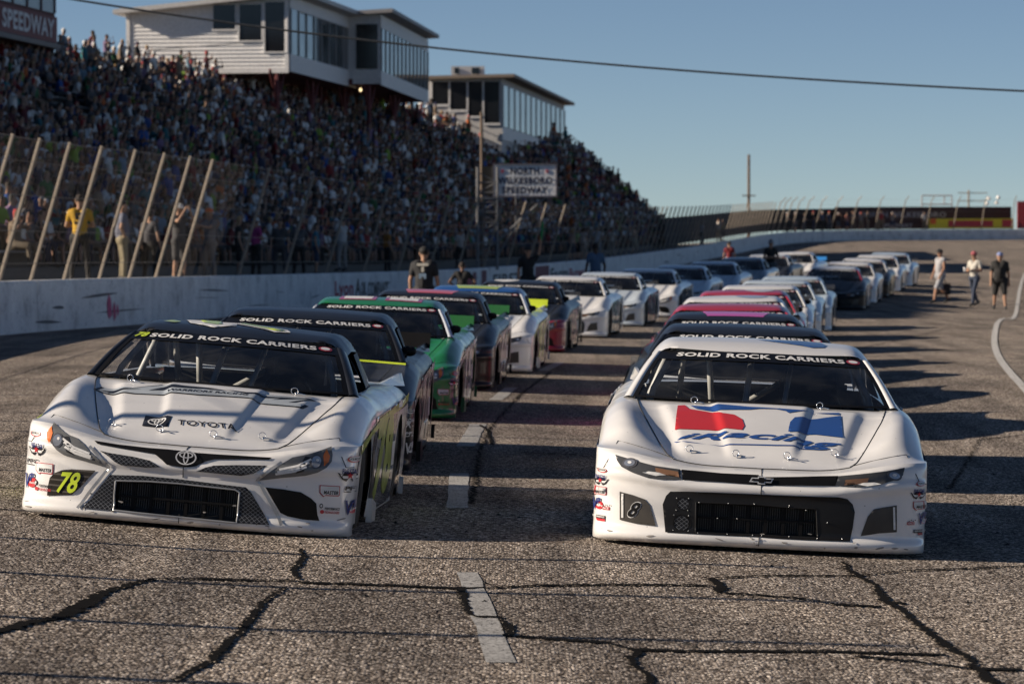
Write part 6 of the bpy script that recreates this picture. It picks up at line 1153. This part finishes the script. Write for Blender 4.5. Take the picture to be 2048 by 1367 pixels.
# three walkers on the right
o = person('walk1', (13.85, 110.0), math.radians(-62), C_((.42, .42, .44), (.36, .37, .40), (.42, .23, .15)), 'walking person in grey tank top and shorts with a dark cap', cap=(.02, .02, .022))
mb = MB(); mb.box((0, 0, .0), (.52, .26, .36)); mb.tube([(-.14, 0, .18), (-.1, 0, .30), (.1, 0, .30), (.14, 0, .18)], .015, 5); bm_ = mb.build('bag', [flat((.035, .025, .024), .8)]); bm_.location = (13.95, 110.35, ground_z(13.95, 110.3) + .46); tag(bm_, 'dark bag carried low by the person in the grey tank top', 'bag')
person('walk2', (14.75, 108.5), math.radians(-42), C_((.60, .58, .52), (.03, .045, .085)), 'walking person in white t-shirt and ripped jeans holding a cup', cap=(.40, .10, .12))
mb = MB(); mb.tube([(0, 0, 0), (0, 0, .16)], [.035, .045], 10); cu = mb.build('cup', [flat((.7, .7, .7), .5)], None, True); cu.location = (14.40, 108.15, ground_z(14.75, 108.5) + 1.10); tag(cu, 'white cup in the hand of the person in white t-shirt', 'cup')
person('walk3', (15.15, 105.6), math.radians(-8), C_((.012, .012, .013), (.014, .014, .015)), 'stocky person in black t-shirt and black shorts walking beside the white line', cap=(.20, .25, .45), scale=1.02)
# people between the left row and the wall
o = person('back', (-1.68, 65.0), FWD - .15, C_((.015, .016, .02), (.02, .02, .022)), 'person seen from behind in black crew shirt with white and blue print', cap=(.015, .015, .016), bill=False)
mb = MB()
for w_, h_, zz, m_ in ((.22, .05, 1.42, 0), (.05, .10, 1.33, 0), (.14, .10, 1.20, 1)): mb.box((0, .168, zz), (w_, .012, h_), m_)
pr = add('shirt_print', mb.mesh('shirt_print', [flat((.5, .48, .42), .8), flat((.16, .24, .34), .8)]), o)
person('hips', (-1.17, 80.0), FWD, C_((.01, .01, .011), (.01, .01, .011), (.2, .12, .09)), 'dark clothed person bent low beside the wall left of the flag stand', scale=.80)
o = person('raise_', (.42, 90.0), .25, C_((.012, .012, .014), (.012, .012, .014)), 'person in black raising one arm with a green flag roll', cap=(.02, .02, .02))
mb = MB(); mb.tube([(.33, -.12, 1.90), (.36, -.18, 2.42)], .03, 6); add('flag_roll', mb.mesh('flag_roll', [flat((.02, .22, .07), .8)]), o)
person('down', (2.38, 97.0), FWD + .3, C_((.09, .15, .24), (.03, .04, .07), (.10, .06, .045)), 'person in a denim blue shirt standing near the wall', scale=1.04)
person('down', (10.6, 166.0), FWD, C_((.20, .012, .02), (.42, .42, .44)), 'person in a red shirt and white trousers walking away by the wall', cap=(.01, .01, .01), bill=False)
o = person('fold', (8.75, 115.0), .4, C_((.012, .012, .013), (.012, .012, .013)), 'person in black with a grey helmet among the far left row')
add('helmet', cap_mesh(Vector(FIG['fold'][3]) - Vector((0, 0, .03)), FIG['fold'][4], FIG['fold'][5], flat((.30, .29, .29), .4), BLK, False), o)
# people standing along the fence
def fence_person(px, fig, turn, cols, label, off=1.2, cap=None, scale=1.0, dz=0.0):
    s = wall_px(px)
    for _ in range(12):
        p, t, n = wall_at(s); qx = 1024 + F_PX * (p[0] + n[0] * off) / (p[1] + n[1] * off); s += (px - qx) / 33.0 * (p[1] / 75) ** 1.1 * .8
    p, t, n = wall_at(s); head = math.atan2(-n[0], n[1]) + turn
    return person(fig, (p[0] + n[0] * off, p[1] + n[1] * off), head, cols, label, 'spectator', cap, True, scale, 'people standing along the fence', z=p[2] - .12 + dz)
K = (.012, .012, .013)
o = fence_person(160, 'fold', 1.75, C_((.55, .32, .015), K), 'large person in a yellow jersey with a dark number standing at the fence', .6, scale=1.12)
V_, F_ = text_quad('5', [(-.09, 1.16), (.09, 1.16), (.09, 1.40), (-.09, 1.40)], lambda u, v: (-np.asarray(u), np.full(len(u), .175), np.asarray(v)), .05, 0, 1.0); add('jersey_number', mesh('jersey_number', V_, F_, [flat((.02, .02, .02), .8)], None, False), o)
fence_person(245, 'hips', .4, C_((.14, .15, .20), (.26, .22, .14)), 'person in blue grey t-shirt and khaki shorts right of the yellow jersey', .8, scale=1.08)
fence_person(300, 'down', 1.2, C_((.05, .05, .06), K), 'person in dark clothes between the khaki shorts and the white cap', 1.6)
fence_person(358, 'up', -.5, C_((.05, .05, .055), (.04, .04, .045)), 'person in dark hoodie with a white cap at the fence', .5, cap=(.65, .65, .63), scale=1.08)
fence_person(420, 'fwd', -2.2, C_((.20, .18, .18), (.22, .19, .17)), 'person in grey shirt with an orange cap at the fence', .6, cap=(.75, .14, .03), scale=1.06)
fence_person(478, 'long', .3, C_(K, K, hr=(.45, .30, .14)), 'blonde person in black standing at the fence', 1.2)
fence_person(512, 'fold', .8, C_((.40, .04, .20), K), 'person in black with a pink top and white cap at the fence', 1.4, cap=(.6, .6, .58))
fence_person(560, 'down', -1.5, C_((.06, .06, .065), (.05, .05, .055)), 'person in charcoal leaning at the fence right of the pink top', 1.3)
fence_person(598, 'hips', -1.0, C_((.09, .09, .095), K), 'person in grey shirt and black trousers at the fence, left of the pole holder', 1.4)
fence_person(685, 'fwd', 2.6, C_((.58, .58, .57), (.30, .29, .28)), 'person in white t-shirt reaching out to a fence post', .5, cap=(.02, .02, .02), dz=.15)
fence_person(632, 'long', .2, C_((.05, .22, .30), (.03, .05, .10)), 'person in a light blue top left of the person reaching for the post', 1.8)
fence_person(775, 'down', .6, C_((.40, .16, .02), K), 'person in an orange shirt right of the leaning post', 1.9)
fence_person(920, 'down', 2.5, C_((.45, .45, .44), K), 'person in a white shirt left of the flag stand tower', 1.6)
fence_person(1145, 'long', .8, C_((.50, .30, .25), (.10, .10, .12), hr=(.4, .26, .12)), 'person in a coral top, leftmost in the sunlit fence group', 1.0)
fence_person(1156, 'downs', .5, C_((.42, .55, .25), K), 'person in pale green in the sunlit fence group', 1.3)
fence_person(1168, 'long', .9, C_((.60, .50, .44), (.55, .45, .38)), 'person in pale peach clothes with bare legs in the sunlit group', .6, scale=1.05)
fence_person(1196, 'hips', -2.0, C_((.50, .52, .56), (.30, .30, .32)), 'person in white and navy with straps in the sunlit fence group', .9, scale=1.05)
fence_person(1224, 'down', 1.0, C_((.62, .58, .50), (.40, .36, .32)), 'person in a cream shirt in the sunlit fence group', 1.0)
fence_person(1270, 'up', 2.4, C_((.55, .36, .26), (.42, .38, .30)), 'bare armed person raising a camera, rightmost in the sunlit group', .8)
fence_person(1404, 'down', .5, C_((.42, .40, .42), (.12, .12, .13)), 'person in a pale shirt before the black screen of the turn', .9)
fence_person(1437, 'fwd', .8, C_((.50, .46, .42), (.40, .35, .25)), 'person in white reaching over the wall before the black screen', .6, scale=1.1)
fence_person(1446, 'downs', -.5, C_((.40, .32, .15), K), 'person in tan and black shorts before the black screen', .8)
PXF = [(1574, (.10, .10, .11), 'grey shirt'), (1590, (.02, .02, .03), 'black shirt'), (1608, (.06, .08, .14), 'slate shirt'), (1626, (.012, .012, .014), 'black hoodie'), (1644, (.10, .12, .18), 'blue grey shirt'), (1658, (.06, .07, .11), 'dark denim shirt'), (1676, (.015, .015, .02), 'black jacket'), (1695, (.50, .20, .15), 'salmon shirt'), (1706, (.14, .14, .15), 'mid grey shirt'), (1724, (.30, .27, .26), 'pale grey shirt'), (1738, (.05, .05, .05), 'charcoal shirt'), (1766, (.45, .24, .16), 'peach top'), (1776, (.45, .05, .05), 'bright red shirt'), (1791, (.32, .28, .25), 'beige shirt'), (1858, (.5, .48, .46), 'white shirt')]
for i, (px, c, nm) in enumerate(PXF): fence_person(px, random.choice(['down', 'downs', 'fold', 'hips', 'up']), random.uniform(-.8, .8), C_(c, random.choice(PANTS)), 'person in a %s behind the fence of the far turn' % nm, random.uniform(.7, 1.4), cap=random.choice([None, (.5, .48, .46), (.02, .02, .02), (.4, .04, .04)]), scale=random.uniform(.97, 1.08))
bpy.context.view_layer.update()
